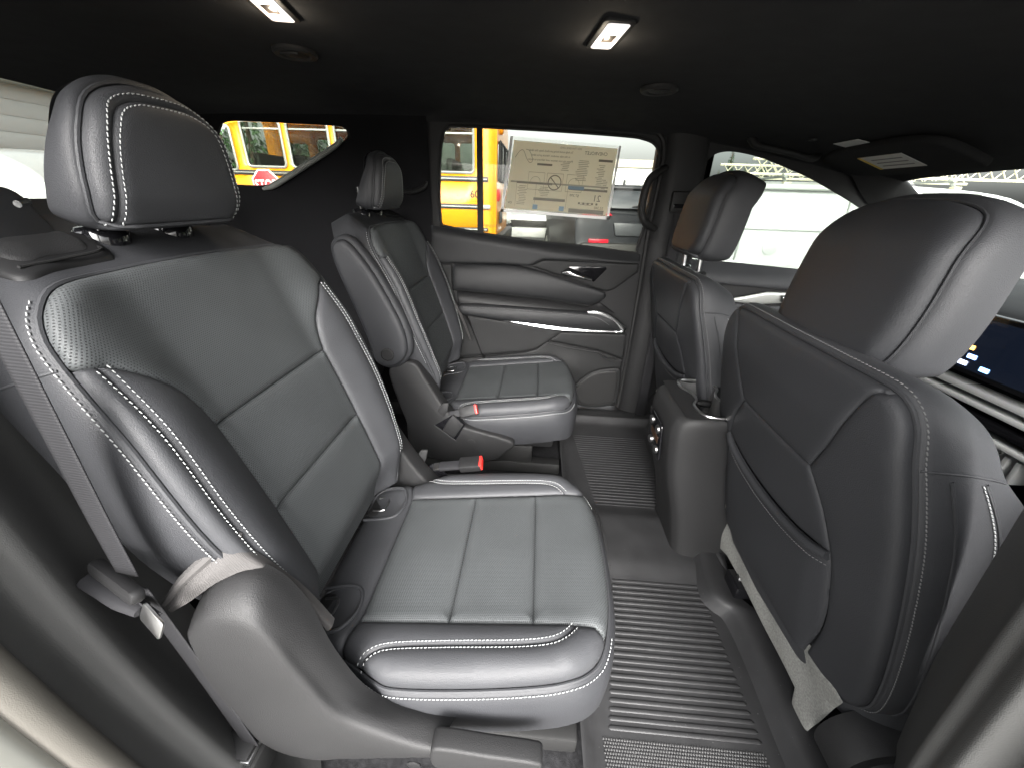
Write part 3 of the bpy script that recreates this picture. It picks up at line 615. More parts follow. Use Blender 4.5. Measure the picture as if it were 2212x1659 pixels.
qt = tag(panel('quarter_trim', [(-.455, .09), (-.455, 1.36), (-1.66, 1.36), (-1.85, 1.10), (-1.85, .09)][::-1], curved(qd), None, dark_cloth, .0, .01, .0, res=.05, edge=.02, holes=[QW]), 'dark moulded trim around the triangular quarter window', 'trim panel')
loft('window_reveal', [[tuple(fd.pt(np.array([a+(a+1.06)*k]), b+(b-1.2)*k, dd)[0]) for a, b in QW+QW[:1]] for k, dd in ((.0, .022), (.004, .028), (.03, .024), (.045, .016))], plastic, qt, 1, 3, flip=True)
ledge = fd.pt(np.array([-.792, -.83, -.96, -1.105, -1.16]), np.array([1.262, 1.232, 1.165, 1.092, 1.075]), .040); tube('window_ledge', ledge, [.007, .010, .011, .012, .006], grey_trim, qt, 10, 6)
lp = fd.pt(np.array([-.56, -.52, -.475, -.462]), np.array([1.082, 1.084, 1.10, 1.122]), .05); tube('coat_hook', lp, [.008, .012, .010, .004], plastic_dk, qt, 8, 5)
tag(box('rear_sill', (-1.85, .60, .08), (-.475, .76, .16), plastic_dk, None, .02), kind='structure')
# ------------------------------------------------------------------ glass
def glass_mat(name, tint, refl=.6):
    m = bpy.data.materials.new(name); m.use_nodes = True; nt = m.node_tree; nt.nodes.clear(); N = nt.nodes; L = nt.links
    o = N.new('ShaderNodeOutputMaterial'); tr = N.new('ShaderNodeBsdfTransparent'); tr.inputs[0].default_value = (*[c**.5 for c in tint], 1)
    gl = N.new('ShaderNodeBsdfGlossy'); gl.inputs['Roughness'].default_value = .02; gl.inputs['Color'].default_value = (refl, refl, refl, 1)
    lw = N.new('ShaderNodeFresnel'); lw.inputs[0].default_value = 1.25; mx = N.new('ShaderNodeMixShader')
    L.new(lw.outputs[0], mx.inputs[0]); L.new(tr.outputs[0], mx.inputs[1]); L.new(gl.outputs[0], mx.inputs[2]); L.new(mx.outputs[0], o.inputs[0]); return m
privacy = glass_mat('privacy_glass', (.33, .34, .31)); clear = glass_mat('dimmed_glass', (.19, .21, .195))  # front glass tinted far below clear, to hold down the brightness outside
prism('quarter_glass', [(a+(a+1.06)*.02, b+(b-1.2)*.02) for a, b in QW], fd, -.006, -.002, privacy, qt, 0)
# ------------------------------------------------------------------ far rear door
door = thing('rear_door', (0, .74, .10), 'closed far rear door with padded armrest, chrome trim and speaker', 'car door')
WIN = [tuple(p) for p in cr([(-.424, 1.00), (-.424, 1.08), (-.412, 1.22), (-.398, 1.288), (-.378, 1.309), (-.33, 1.317), (0, 1.310), (.30, 1.298), (.375, 1.290), (.420, 1.274), (.444, 1.240), (.444, 1.19), (.434, 1.005), (.418, .90), (.405, .876), (.21, .893), (-.012, .906), (-.236, .930), (-.40, .953), (-.421, .966)], 4, True)]
frame = panel('window_frame', [(-.470, .80), (.452, .80), (.462, 1.22), (.450, 1.31), (.40, 1.335), (-.470, 1.345)], flat(.004), door, plastic_dk, .0, .01, .0, holes=[WIN], res=.04, edge=.015)
tube('window_seal', fd.pt(np.array([a for a, b in WIN]), np.array([b for a, b in WIN]), .006), .006, rubber, frame, 8, 0, closed=True)
prism('divider_bar', [(-.266, .925), (-.240, .925), (-.244, 1.318), (-.266, 1.318)], fd, -.004, .008, rubber, door, .002)
gl = [(a+(a-.0)*.012, b+(b-1.1)*.02) for a, b in WIN]
ga = [p for p in gl if p[0] < -.253]; gb = [p for p in gl if p[0] > -.253]
prism('window_pane', [p for p in ga if p[1] > 1.1 and p[0] < -.253]+[], fd, -.012, -.008, privacy, door, 0) if False else None
prism('window_pane', [(-.440, .955), (-.250, .91), (-.250, 1.33), (-.38, 1.335), (-.425, 1.30)], fd, -.012, -.008, privacy, door, 0)
prism('window_pane', [(-.252, .91), (.45, .86), (.46, 1.25), (.42, 1.30), (-.252, 1.335)], fd, -.012, -.008, privacy, door, 0)
def dpanel(name, O, fn, m, n=3, puff=.003, w=.012, g=.002, parent=door, res=.02, sm=True, **k):
    return panel(name, [tuple(p) for p in (cr(O, n, True) if sm else O)], curved(fn), parent, m, puff, w, g, res=res, **k)
dpanel('door_core', [(-.470, .11), (.438, .13), (.452, .30), (.450, .80), (.430, .868), (-.470, .94)], lambda u, v: .006+0*u, plastic_dk, sm=False, res=.06, puff=0, g=0)
dpanel('belt_trim', [(-.46, .958), (-.236, .931), (-.012, .908), (.211, .894), (.436, .872), (.434, .838), (.216, .842), (.020, .838), (-.037, .810), (-.159, .813), (-.343, .809), (-.46, .808)],
       lambda u, v: .012+.030*sst(0, .055, (.923-.12*u)-v)*1.0, door_vinyl, sm=False, puff=.002, res=.012)
dpanel('handle_bezel', [(-.030, .806), (.022, .834), (.434, .834), (.436, .800), (.345, .722), (.308, .709), (.189, .744), (.072, .777)], lambda u, v: .020+0*u, door_plastic, sm=False)
dpanel('upper_pad', [(-.373, .70), (-.373, .788), (-.338, .806), (-.156, .813), (-.043, .804), (.071, .777), (.190, .742), (.303, .711), (.292, .668), (.236, .646), (.08, .664), (-.154, .681), (-.357, .690)],
       lambda u, v: .018+.030*np.sin(np.pi*np.clip((v-.63)/.19, 0, 1))**.7, door_vinyl, 2, .004, .02, .006, res=.012)
dpanel('pad_end', [(-.46, .80), (-.380, .80), (-.380, .70), (-.36, .60), (-.46, .60)], lambda u, v: .02+0*u, door_plastic, sm=False)
dpanel('armrest_ledge', [(-.36, .686), (-.154, .676), (.08, .660), (.236, .642), (.29, .660), (.36, .62), (.25, .60), (-.154, .61), (-.345, .61)], lambda u, v: .020+.032*sst(.675, .625, v+.08*u), plastic_dk, sm=False, res=.015)
arm = dpanel('armrest', [(-.340, .640), (-.151, .641), (.082, .634), (.236, .629), (.320, .620), (.372, .590), (.404, .556), (.400, .540), (.356, .533), (.112, .540), (-.166, .568), (-.330, .588)],
             lambda u, v: .052+.022*np.sin(np.pi*np.clip((v-.52)/.14, 0, 1)), door_vinyl, 2, .005, .022, .012, res=.012)
stitch('stitching', [[(-.325, .622), (-.15, .624), (.08, .617), (.23, .612), (.29, .60), (.335, .575)]], curved(lambda u, v: .052+.022*np.sin(np.pi*np.clip((v-.52)/.14, 0, 1))), arm, m=thread_dark, lift=.006)
dpanel('chrome_strip', [(-.175, .573), (-.150, .582), (-.031, .572), (.103, .556), (.228, .550), (.352, .548), (.394, .550), (.399, .537), (.323, .533), (.112, .536), (-.03, .551)], lambda u, v: .062+.35*((.583-.10*u*(u > 0)-.09*(u-0)*(u <= 0)*0)-v), chrome, 2, .0015, .004, .002, parent=arm)
tube('chrome_loop', fd.pt(np.array([.235, .285, .338, .378, .400, .396, .372]), np.array([.625, .624, .604, .577, .556, .543, .541]), .068), [.006, .008, .008, .008, .008, .006, .005], chrome, arm, 10, 6, flat=1.6)
dpanel('lower_panel', [(-.46, .600), (-.333, .578), (-.17, .556), (.112, .530), (.140, .520), (.020, .425), (-.034, .408), (-.28, .372), (-.46, .35)], lambda u, v: .024+0*u, door_plastic, sm=False)
dpanel('lower_panel', [(.128, .515), (.430, .520), (.432, .395), (.311, .434), (.075, .470)], lambda u, v: .028+0*u, door_plastic, sm=False)
dpanel('map_pocket', [(.068, .464), (.305, .430), (.432, .388), (.436, .30), (.44, .14), (-.46, .12), (-.46, .345), (-.28, .366), (-.034, .402), (.018, .420)], lambda u, v: .016+.030*sst(.42, .30, v)*sst(.30, .12, u), door_plastic, sm=False)
sp_o = [tuple(p) for p in cr([(.205, .215), (.235, .275), (.300, .330), (.395, .352), (.432, .330), (.436, .20), (.420, .155), (.330, .130), (.245, .140)], 4, True)]
spk = dpanel('speaker_surround', sp_o, lambda u, v: .034+0*u, door_plastic, 1, .004, .008, .006, sm=False)
sp_i = [((a-.325)*.86+.325, (b-.24)*.86+.24) for a, b in sp_o]
panel('speaker_grille', sp_i, flat(.0375), spk, mat('speaker_mesh', (.012, .012, .012), .5, .4, perf=(.005, .004), bump=.6), .003, .01, .0, res=.02)
tube('pocket_rim', fd.pt(np.array([.068, .20, .305, .345, .40]), np.array([.462, .440, .428, .40, .392]), .040), .005, door_plastic, door, 8, 4)
rc = prism('handle_recess', [(.100, .786), (.140, .812), (.295, .818), (.300, .806), (.252, .750), (.117, .772)], fd, .0190, .0235, gloss_blk, door, .002)
loft('door_handle', [[(.108, .745-dd, zz) for dd, zz in ((.024, .774), (.034, .780), (.036, .788), (.026, .794))], [(.135, .745-dd, zz) for dd, zz in ((.026, .768), (.044, .778), (.046, .796), (.028, .808))], [(.160, .745-dd, zz) for dd, zz in ((.026, .768), (.046, .774), (.046, .788), (.030, .800))], [(.195, .745-dd, zz) for dd, zz in ((.028, .764), (.045, .768), (.045, .776), (.030, .784))], [(.240, .745-dd, zz) for dd, zz in ((.026, .755), (.038, .758), (.038, .764), (.028, .769))]], chrome, rc, 4, flip=False)
tube('door_seal', [(.452, .742, .13), (.458, .740, .40), (.456, .738, .75), (.454, .738, .95), (.462, .738, 1.15), (.462, .738, 1.24), (.440, .738, 1.30), (.38, .74, 1.325)], .010, rubber, door, 8, 6)
tag(box('far_sill', (-.475, .70, .08), (.60, .80, .115), door_plastic, None, .012), kind='structure')
tag(loft('sill_kick', [[(x, .60, .076), (x, .66, .095), (x, .70, .118), (x, .73, .12)] for x in (-.47, .1, .44, .62)], door_plastic, None, 4, 2), kind='structure')
# B-pillar on the far side
bp = thing('pillar_trim', (.54, .75, .1), 'dark far centre pillar between the two passenger-side doors', 'pillar')
loft('lower_cover', [[(.452, .755, z), (.458+.0, .728, z), (.50, .705, z), (.56, .700, z), (.62, .712, z), (.66, .75, z)] for z in (.10, .25, .45, .65, .85, .93)], plastic_dk, bp, 4)
box('leak_backing', (.440, .757, .10), (.66, .80, 1.36), rubber, bp, .005)  # unseen backing added to block sky leaking past the pillar cover
loft('upper_cover', [[(.458+k*.012, .752, z), (.466+k*.012, .730, z), (.50+k*.008, .706, z), (.555+k*.006, .702, z), (.605+k*.01, .715, z), (.632+k*.01, .752, z)] for z, k in ((.93, 0), (1.02, 0), (1.12, .3), (1.22, .3), (1.30, 0), (1.345, -1))], plastic, bp, 4)
gh = [(.470, .712, 1.195), (.438, .690, 1.178), (.408, .676, 1.150), (.396, .674, 1.10), (.397, .674, 1.04), (.414, .676, 1.005), (.440, .690, .988), (.470, .712, .975)]
tag(tube('grab_handle', gh, [.012, .014, .015, .015, .015, .015, .014, .012], rubber, None, 12, 6), 'black loop-shaped grab handle fixed to the far centre pillar', 'handle', 'grab handles')
bg_ = thing('belt_guide', (.56, .69, 1.04), 'black seat belt guide loop on the far centre pillar', 'belt guide')
box('guide_plate', (.505, .672, 1.04), (.62, .700, 1.115), rubber, bg_, .008); box('guide_slot', (.515, .668, 1.055), (.61, .673, 1.07), gloss_blk, bg_, .002)
loft('belt_strap', [[(.525, .680, z), (.575, .678, z)] for z in (1.06, .95, .6, .12)], webbing, bg_, 4, 3, thick=.0015)
# far front door
fdoor = thing('front_door', (1.0, .76, .1), 'far front door in grey trim below the bright side window', 'car door')
FW = [tuple(p) for p in cr([(.640, .855), (.628, .95), (.622, 1.12), (.624, 1.205), (.640, 1.236), (.670, 1.251), (.72, 1.254), (.81, 1.240), (.92, 1.208), (1.04, 1.167), (1.25, 1.075), (1.42, .98), (1.46, .90), (1.44, .822), (1.10, .832), (.80, .850)], 4, True)]
panel('window_frame', [(.635, .80), (1.55, .78), (1.60, 1.02), (1.36, 1.14), (1.20, 1.215), (1.05, 1.275), (.85, 1.33), (.600, 1.345)], lambda u, v: fd.pt(np.ravel(u), np.ravel(v), .012), fdoor, plastic_dk, 0, .01, 0, holes=[FW], res=.05, edge=.02)
prism('window_pane', [(.62, .80), (1.50, .79), (1.50, .97), (1.2, 1.14), (.9, 1.25), (.62, 1.27)], fd, -.012, -.008, clear, fdoor, 0)
def fpanel(name, O, fn, m, **k): return panel(name, O, curved(fn), fdoor, m, .003, .012, .002, res=.03, **k)
fpanel('door_core', [(.64, .12), (1.5, .12), (1.5, .80), (.64, .80)], lambda u, v: .01+0*u, plastic_dk)
fpanel('belt_trim', [(.64, .862), (.80, .856), (1.10, .838), (1.48, .825), (1.48, .74), (1.10, .755), (.64, .775)], lambda u, v: .012+.04*sst(.86, .80, v+.05*(u-.64)), vinyl)
fpanel('silver_inlay', [(.80, .700), (.98, .745), (1.30, .742), (1.30, .70), (1.10, .705), (.95, .690)], lambda u, v: .05+0*u, mat('silver_inlay', (.42, .43, .41), .35, .5, metal=.6))
fpanel('upper_pad', [(.64, .770), (.80, .695), (.95, .684), (1.3, .69), (1.48, .68), (1.48, .58), (.64, .60)], lambda u, v: .045+0*u, vinyl)
fpanel('lower_panel', [(.64, .59), (1.48, .57), (1.48, .14), (.64, .14)], lambda u, v: .03+0*u, plastic)
loft('door_handle', [[(1.04+dx, .745-dd, .722+dz) for dd, dz in ((.05, -.014), (.068, -.01), (.07, .008), (.05, .014))] for dx, dz in ((0, 0), (.03, .0), (.07, 0), (.11, 0))], chrome, fdoor, 4)
# A-pillar, windscreen, dashboard
tag(loft('windscreen_pillar', [[(1.02, .700, 1.300), (1.06, .668, 1.285), (1.12, .650, 1.262), (1.17, .665, 1.255)], [(1.15, .712, 1.195), (1.20, .680, 1.205), (1.26, .662, 1.200), (1.30, .675, 1.195)], [(1.25, .722, 1.105), (1.31, .690, 1.125), (1.37, .672, 1.140), (1.41, .69, 1.13)], [(1.42, .735, .99), (1.48, .71, 1.02), (1.55, .70, 1.03), (1.6, .72, 1.0)], [(1.56, .74, .86), (1.62, .73, .88), (1.70, .73, .88), (1.74, .75, .87)]], plastic, None, 6), 'grey slanted windscreen pillar trim at the far front corner', 'pillar')
ws = thing('windscreen', (1.6, 0, .85), 'bright windscreen glimpsed above the right-hand headrest', 'windscreen')
loft('windscreen_glass', [[(1.31, yy, 1.205-.02*abs(yy)) for yy in (-.66, -.3, 0, .3, .66)], [(1.60, yy*1.05, 1.02) for yy in (-.68, -.3, 0, .3, .68)], [(1.90, yy*1.1, .84) for yy in (-.7, -.3, 0, .3, .7)]], clear, ws, 4)
dash = thing('dashboard', (1.4, 0, .4), 'dark dashboard with chrome strips and lit screen at the right edge', 'dashboard')
loft('dash_top', [[(1.95, yy, .84), (1.60, yy, .86), (1.36, yy, .835), (1.29, yy, .79), (1.27, yy, .72), (1.31, yy, .62), (1.36, yy, .42), (1.40, yy, .20)] for yy in (-.74, -.4, 0, .4, .74)], plastic_dk, dash, 4, flip=True)
scr = box('display_housing', (1.235, -.30, .66), (1.262, .14, .83), gloss_blk, dash, .006)
M_scr = mat('screen_glow', (.005, .006, .012), .1, .5, emit=((.03, .05, .10), .02)); box('screen', (1.2325, -.28, .675), (1.236, .125, .815), M_scr, scr, .001)
for yy, zz, c in ((.092, .735, (1, .45, .08)), (.075, .712, (.25, .45, 1)), (.030, .690, (.2, .5, 1)), (.09, .69, (.6, .7, 1))):
    box('screen_icon', (1.2305, yy-.012, zz-.006), (1.2328, yy+.012, zz+.006), mat('icon_light', c, .4, emit=(c, 1.0)), scr, .001)
silver = mat('chrome_reflection', (.55, .56, .55), .4, .5)  # pale non-metal standing in for bright reflections on chrome
for z0, z1, m_ in ((.615, .635, silver), (.585, .60, silver), (.545, .57, gloss_blk), (.515, .53, silver)): box('dash_strip', (1.245, -.55, z0), (1.29, .60, z1), m_, dash, .004)
for k in range(9): box('vent_fin', (1.255, -.14+k*.028, .44), (1.30, -.128+k*.028, .505), silver, dash, .003)
cs = thing('front_console', (.95, 0, .1), 'front centre console with bright chrome edging, seen beyond the right seat', 'console')
box('console_body', (.62, -.12, .10), (1.32, .12, .42), plastic_dk, cs, .02)
for yy in (-.10, -.055, .055, .10): tube('console_trim', [(.70, yy, .425), (.95, yy, .44), (1.15, yy, .475), (1.27, yy, .52)], .005, chrome, cs, 8, 4)
box('shift_panel', (.80, -.045, .415), (1.20, .045, .428), gloss_blk, cs, .004)
# sun visor, labels, grab handle overhead
vz = thing('sun_visor', (1.1, .43, 1.2), 'dark sun visor with white warning label near the windscreen', 'sun visor')
fv = Frame((1.10, .43, 1.215), (0, -1, 0), (-.98, 0, .24)); fv2 = Frame((1.06, .43, 1.222), (0, 1, 0), (1, 0, -.34))
prism('visor_board', cr([(.26, -.02), (.25, .08), (.20, .105), (0, .11), (-.20, .105), (-.235, .06), (-.22, -.06), (-.1, -.09), (.10, -.085), (.22, -.06)], 4, True), fv2, -.012, .010, headl, vz, .008, 3)
prism('warning_label', [(.08, -.035), (.08, .055), (-.09, .055), (-.09, -.035)], fv2, .0102, .0114, paper, vz, 0)
prism('label_band', [(.08, -.035), (.08, .055), (.068, .055), (.068, -.035)], fv2, .0116, .0124, mat('yellow_label', (.7, .5, .06), .6), vz, 0)
for k in range(3): prism('label_text', [(.045, .035-.022*k), (-.07, .035-.022*k), (-.07, .030-.022*k), (.045, .030-.022*k)], fv2, .0116, .0124, mat('grey_print', (.25, .25, .25), .7), vz, 0)
tag(tube('grab_handle', [(.735, .655, 1.292), (.752, .640, 1.268), (.79, .625, 1.258), (.87, .63, 1.246), (.945, .640, 1.232), (.975, .652, 1.236), (.985, .668, 1.252)], [.016, .013, .011, .011, .011, .013, .015], plastic, None, 10, 6), 'dark fold-down grab handle on the headliner above the far front door', 'handle', 'grab handles')
def ceil_z(x, y): return lerp(x, [-1.62, -1.2, -.4, .1, .5, .9, 1.15, 1.32], [1.352, 1.372, 1.376, 1.366, 1.342, 1.284, 1.232, 1.190])-lerp(abs(y), [0, .3, .6, .71, .743], [0, .003, .014, .032, .046])
lz = ceil_z(.98, .60)
tag(prism('airbag_label', [(-.048, -.055), (.048, -.055), (.048, .055), (-.048, .055)], Frame((.985, .465, 1.254), (1, 0, -.20), (0, -1, .0)), 0, .0015, paper, None, 0), 'small white airbag label stuck on the headliner beside the grab handle', 'label')
tag(lathe('headliner_button', [(.012, 0), (.012, .004), (.009, .006), (.001, .006)], (.87, .52, ceil_z(.87, .52)-.002), (0, 0, -1), plastic, None, 20), 'small round retainer button on the headliner above the grab handle', 'button')
# dome lamps and round air vents in the roof lining
lens = mat('lit_lens', (.9, .88, .85), .2, .5, emit=((1, .86, .66), 3.5)); lens2 = mat('frosted_lens', (.75, .74, .78), .25, .5, emit=((1, .93, .9), .12))
def dome_lamp(x, y, ang, label):
    z = ceil_z(x, y)-.002; t = thing('dome_lamp', (x, y, z), label, 'lamp', 'dome lamps'); c, s = math.cos(ang), math.sin(ang)
    fr = Frame((x, y, z), (c, s, 0), (s, -c, 0))
    b = prism('lamp_bezel', rrect(-.030, .030, -.074, .074, .012), fr, -.004, .004, plastic_dk, t, .002)
    prism('lens_frame', rrect(-.021, .021, -.064, .064, .007), fr, .0041, .0056, lens2, t, .001)
    prism('bulb_window', rrect(-.016, .016, .018, .058, .006), fr, .0057, .0070, lens, t, .001)
    prism('lamp_switch', rrect(-.011, .011, -.022, .014, .003), fr, .0057, .0072, mat('switch_dark', (.05, .04, .035), .3), t, .001)
    prism('switch_symbol', rrect(-.0125, .0125, -.056, -.028, .004), fr, .0057, .0066, mat('lens_white', (.6, .6, .62), .4), t, .0005)
    for dx, dy in ((0, .027),):
        l = bpy.data.lights.new('lamp_bulb', 'POINT'); l.energy = .05; l.color = (1, .85, .65); l.shadow_soft_size = .008
        o = bpy.data.objects.new('lamp_bulb', l); COL.objects.link(o); o.parent = t; o.location = (s*-.027, c*.027, -.03)
    return t
dome_lamp(.112, -.055, R(8), 'lit rectangular dome lamp on the headliner above the seats, nearer the windscreen')
dome_lamp(-.50, -.145, R(10), 'lit rectangular dome lamp on the headliner at the top left, partly cut off')
def roof_vent(x, y, label):
    z = ceil_z(x, y)-.001; t = thing('roof_vent', (x, y, z), label, 'air vent', 'roof air vents')
    lathe('vent_ring', [(.050, -.002), (.050, .004), (.046, .008), (.034, .008), (.030, .003)], (x, y, z), (0, 0, -1), plastic, t, 36)
    lathe('vent_disc', [(.030, .001), (.029, .005), (.020, .0065), (.001, .007)], (x, y, z), (0, 0, -1), plastic_dk, t, 32)
    tube('vent_tab', [(x-.02, y-.028, z-.0085), (x, y-.034, z-.0095), (x+.02, y-.028, z-.0085)], .003, plastic, t, 6, 4)
    return t
roof_vent(-.605, .115, 'round roof air vent above the far rear seats, left of the two')
roof_vent(.300, .285, 'round roof air vent near the far door window, right of the two')

# ================================================================== tailgate end: rear window, third row
tgx = thing('tailgate', (-1.85, 0, .4), 'dark tailgate around the rear window at the left edge', 'tailgate')
fg = Frame((-1.66, 0, 1.37), (0, 1, 0), (.70, 0, 1.0)); RW = [(-.52, -.43), (.60, -.43), (.565, -.03), (.545, -.012), (-.5, -.012)]
panel('tailgate_trim', [(-.80, -.50), (.80, -.50), (.78, .06), (-.78, .06)], lambda u, v: fg.pt(np.ravel(u), np.ravel(v), 0), tgx, plastic_dk, 0, .01, 0, holes=[RW], res=.06, edge=.03)
prism('rear_glass', [(-.55, -.46), (.63, -.46), (.58, .01), (-.53, .01)], fg, -.012, -.008, glass_mat('rear_privacy_glass', (.30, .31, .29)), tgx, 0)
loft('tailgate_lower', [[(-2.0, yy, .96), (-2.03, yy, .80), (-2.0, yy, .50), (-1.9, yy, .1)] for yy in (-.8, 0, .8)], plastic_dk, tgx, 4)
tr = thing('third_row_seat', (-1.2, 0, .1), 'dark third-row bench seat, its headrest just showing at the left edge', 'car seat')
fr3 = Frame((-1.05, 0, .45), (0, 1, 0), (-.40, 0, 1))
prism('backrest', cr([(-.55, -.05), (-.56, .35), (-.50, .47), (-.3, .49), (0, .49), (.3, .49), (.50, .47), (.56, .35), (.55, -.05)], 4, True), fr3, -.10, .02, leather, tr, .03, 4)
for yy in (-.17, .33): prism('headrest', cr([(yy-.11, .52), (yy-.125, .60), (yy-.10, .655), (yy, .665), (yy+.10, .655), (yy+.125, .60), (yy+.11, .52)], 4, True), fr3, -.07, .02, leather, tr, .025, 4)
prism('cushion', [(-.52, -.02), (.52, -.02), (.55, .40), (-.55, .40)], Frame((-1.05, 0, .40), (0, 1, 0), (1, 0, .1)), -.02, .08, leather, tr, .03, 4) if False else box('cushion', (-1.05, -.55, .34), (-.66, .55, .45), leather, tr, .03)
tube('seat_edge_trim', [(-1.20, -.10, 1.035), (-1.19, -.13, 1.03)], .008, chrome, tr, 8, 0)

# ================================================================== console between the rear and front rows
rcn = thing('rear_console', (.45, -.02, .085), 'black rear console end with cup holders and climate knobs', 'console')
yl, yr = .095, -.145
def crow(z, x): return [(.66, yl+.0, z-.0), (x+.10, yl+.004, z), (x+.03, yl-.002, z), (x+.006, yl-.022, z), (x, yl-.05, z), (x, (yl+yr)/2, z), (x, yr+.05, z), (x+.006, yr+.022, z), (x+.03, yr+.002, z), (x+.10, yr-.004, z), (.66, yr, z)]
loft('console_shell', [crow(.08, .470), crow(.14, .462), crow(.26, .435), crow(.36, .405), crow(.45, .388), crow(.52, .380), crow(.555, .384), [(a+.008*(1 if a < .6 else 0), b*.985, .572) for a, b, c in crow(.57, .388)], [(a+.02*(1 if a < .6 else 0), b*.95-.001, .580) for a, b, c in crow(.58, .392)]], plastic, rcn, 5, flip=True)
cup_o = [tuple(p) for p in cr([(.452, .085), (.475, .097), (.520, .097), (.543, .085), (.552, .045), (.535, .012), (.528, -.012), (.532, -.035), (.552, -.065), (.548, -.115), (.525, -.132), (.475, -.132), (.452, -.115), (.446, -.07), (.464, -.035), (.466, -.012), (.462, .012), (.446, .045)], 4, True)]
ftop = Frame((0, 0, .578), (1, 0, 0), (0, 1, 0))
panel('console_top', [(.405, -.135), (.405, .085), (.425, .092), (.66, .092), (.66, -.142), (.425, -.142)], lambda u, v: ftop.pt(np.ravel(u), np.ravel(v), .004), rcn, plastic, .0, .01, .0, holes=[cup_o], res=.03)
cup = tube('cup_rim', ftop.pt(np.array([a for a, b in cup_o]), np.array([b for a, b in cup_o]), .006), .0038, steel, rcn, 8, 0, closed=True)
loft('cup_well', [[(a+(.499-a)*k, b+((.025 if b > -.012 else -.065)-b)*k*.6, .582-h) for a, b in cup_o+cup_o[:1]] for k, h in ((0, 0), (.03, .01), (.08, .05), (.12, .085), (.30, .092), (1.0, .094))], cup_plastic, rcn, 1, 2, flip=True)
for yy in (.045, -.075): lathe('cup_grip', [(.010, 0), (.010, .03), (.006, .04), (.001, .042)], (.545, yy, .53), (-1, 0, .1), plastic_dk, rcn, 14)
cp = prism('climate_panel', rrect(-.055, .055, -.062, .062, .012), Frame((.3835, -.020, .455), (0, -1, 0), (-.10, 0, 1)), .0, .006, gloss_blk, rcn, .002)
fcp = Frame((.3835, -.020, .455), (0, -1, 0), (-.10, 0, 1))
for u, v in ((-.030, .035), (.028, .035), (-.030, -.035), (.028, -.035)):
    kb = lathe('climate_knob', [(.0125, .004), (.0125, .011), (.010, .013), (.001, .013)], fcp.pt(np.array([u]), v)[0], fcp.en, satin_knob, cp, 24)
prism('climate_display', rrect(-.035, .035, -.012, .012, .003), fcp, .006, .0075, mat('amber_display', (.035, .018, .010), .3), cp, .001)

# ================================================================== floor liner
lin = thing('floor_liner', (.36, -.05, .078), 'black ribbed rubber floor liner across the rear footwell', 'floor mat')
def lz_(u, v): # rim rises at its edges; a low hump in the middle
    e = np.minimum(np.minimum(u-.140, .598-u), np.minimum(v+.80, .66-v)); return .084+.030*sst(.035, .0, e)+.014*sst(.16, .08, np.abs(v+.085))
panel('liner_sheet', [(.140, -.80), (.600, -.80), (.600, .66), (.140, .66)], lambda u, v: np.c_[np.ravel(u), np.ravel(v), lz_(np.ravel(u), np.ravel(v))], lin, matrub, .0, .01, .0, res=.014, edge=.012)
panel('liner_sheet', [(-.62, -.135), (.141, -.135), (.141, .16), (-.62, .16)], lambda u, v: np.c_[np.ravel(u), np.ravel(v), .083+.018*sst(.015, 0, np.minimum(np.ravel(v)+.135, .16-np.ravel(v)))], lin, matrub, .0, .01, .0, res=.02, edge=.012)
rib0 = None
def rib(y, x0, x1, w=.0105, h=.0021):
    global rib0
    pr = []
    for x, s in ((x0, .35), (x0+.006, 1), (x1-.006, 1), (x1, .35)):
        for a, b in ((-.5, 0), (-.36, .75), (-.15, 1), (.15, 1), (.36, .75), (.5, 0)): pr.append((x, y+a*w*s, .0835+b*h*(1 if s == 1 else .2)))
    F = [(i*6+j, i*6+j+1, (i+1)*6+j+1, (i+1)*6+j) for i in range(3) for j in range(5)]+[tuple(range(6))[::-1], tuple(range(18, 24))]
    return obj('rib', pr, [f[::-1] for f in F], matrub, lin, True)
for k in range(23): rib(-.222-k*.0168, .268-.0030*k, .522-.0002*k)
for k in range(29): rib(.055+k*.0165, .258-.0018*k, .506+.0014*k)
for k in range(13): rib(-.10+k*.019, -.60, .13)
V, F = [], []
for i in range(60):
    for j in range(19):
        x = .190+i*.0054+(j % 2)*.0027; y = -.612-j*.0094*.6
        if x > .515: continue
        k = len(V); r_ = .0021
        V += [(x+r_*math.cos(a), y+r_*math.sin(a), .0838) for a in np.arange(6)*math.pi/3]+[(x+r_*.6*math.cos(a), y+r_*.6*math.sin(a), .0862) for a in np.arange(6)*math.pi/3]
        F += [(k+q, k+(q+1) % 6, k+6+(q+1) % 6, k+6+q) for q in range(6)]+[tuple(k+6+q for q in range(6))]
obj('grip_studs', V, F, mat('stud_rubber', (.075, .075, .075), .5, .4), lin, 'auto', kind='stuff')
tube('liner_edge', [(.268, -.20, .090), (.262, -.05, .102), (.256, .04, .09)], .004, matrub, lin, 6, 4)
loft('liner_wall', [[(x0, yy, .084), (x0+.010, yy, .102), (x0+.022, yy, .120), (x0+.045, yy, .126), (x0+.09, yy, .120)] for yy, x0 in ((.62, .590), (.20, .575), (-.10, .530), (-.22, .514), (-.28, .508), (-.31, .525), (-.34, .548), (-.45, .552), (-.60, .545), (-.80, .545))], matrub, lin, 5, 4)
sb_ = thing('rail_bracket', (.60, -.27, .09), 'small black seat rail end poking out under the right seat', 'bracket')
box('bracket_foot', (.575, -.30, .125), (.66, -.235, .165), gloss_blk, sb_, .006); lathe('bolt_head', [(.010, 0), (.010, .008), (.006, .010)], (.60, -.265, .165), (0, 0, 1), steel, sb_, 6)

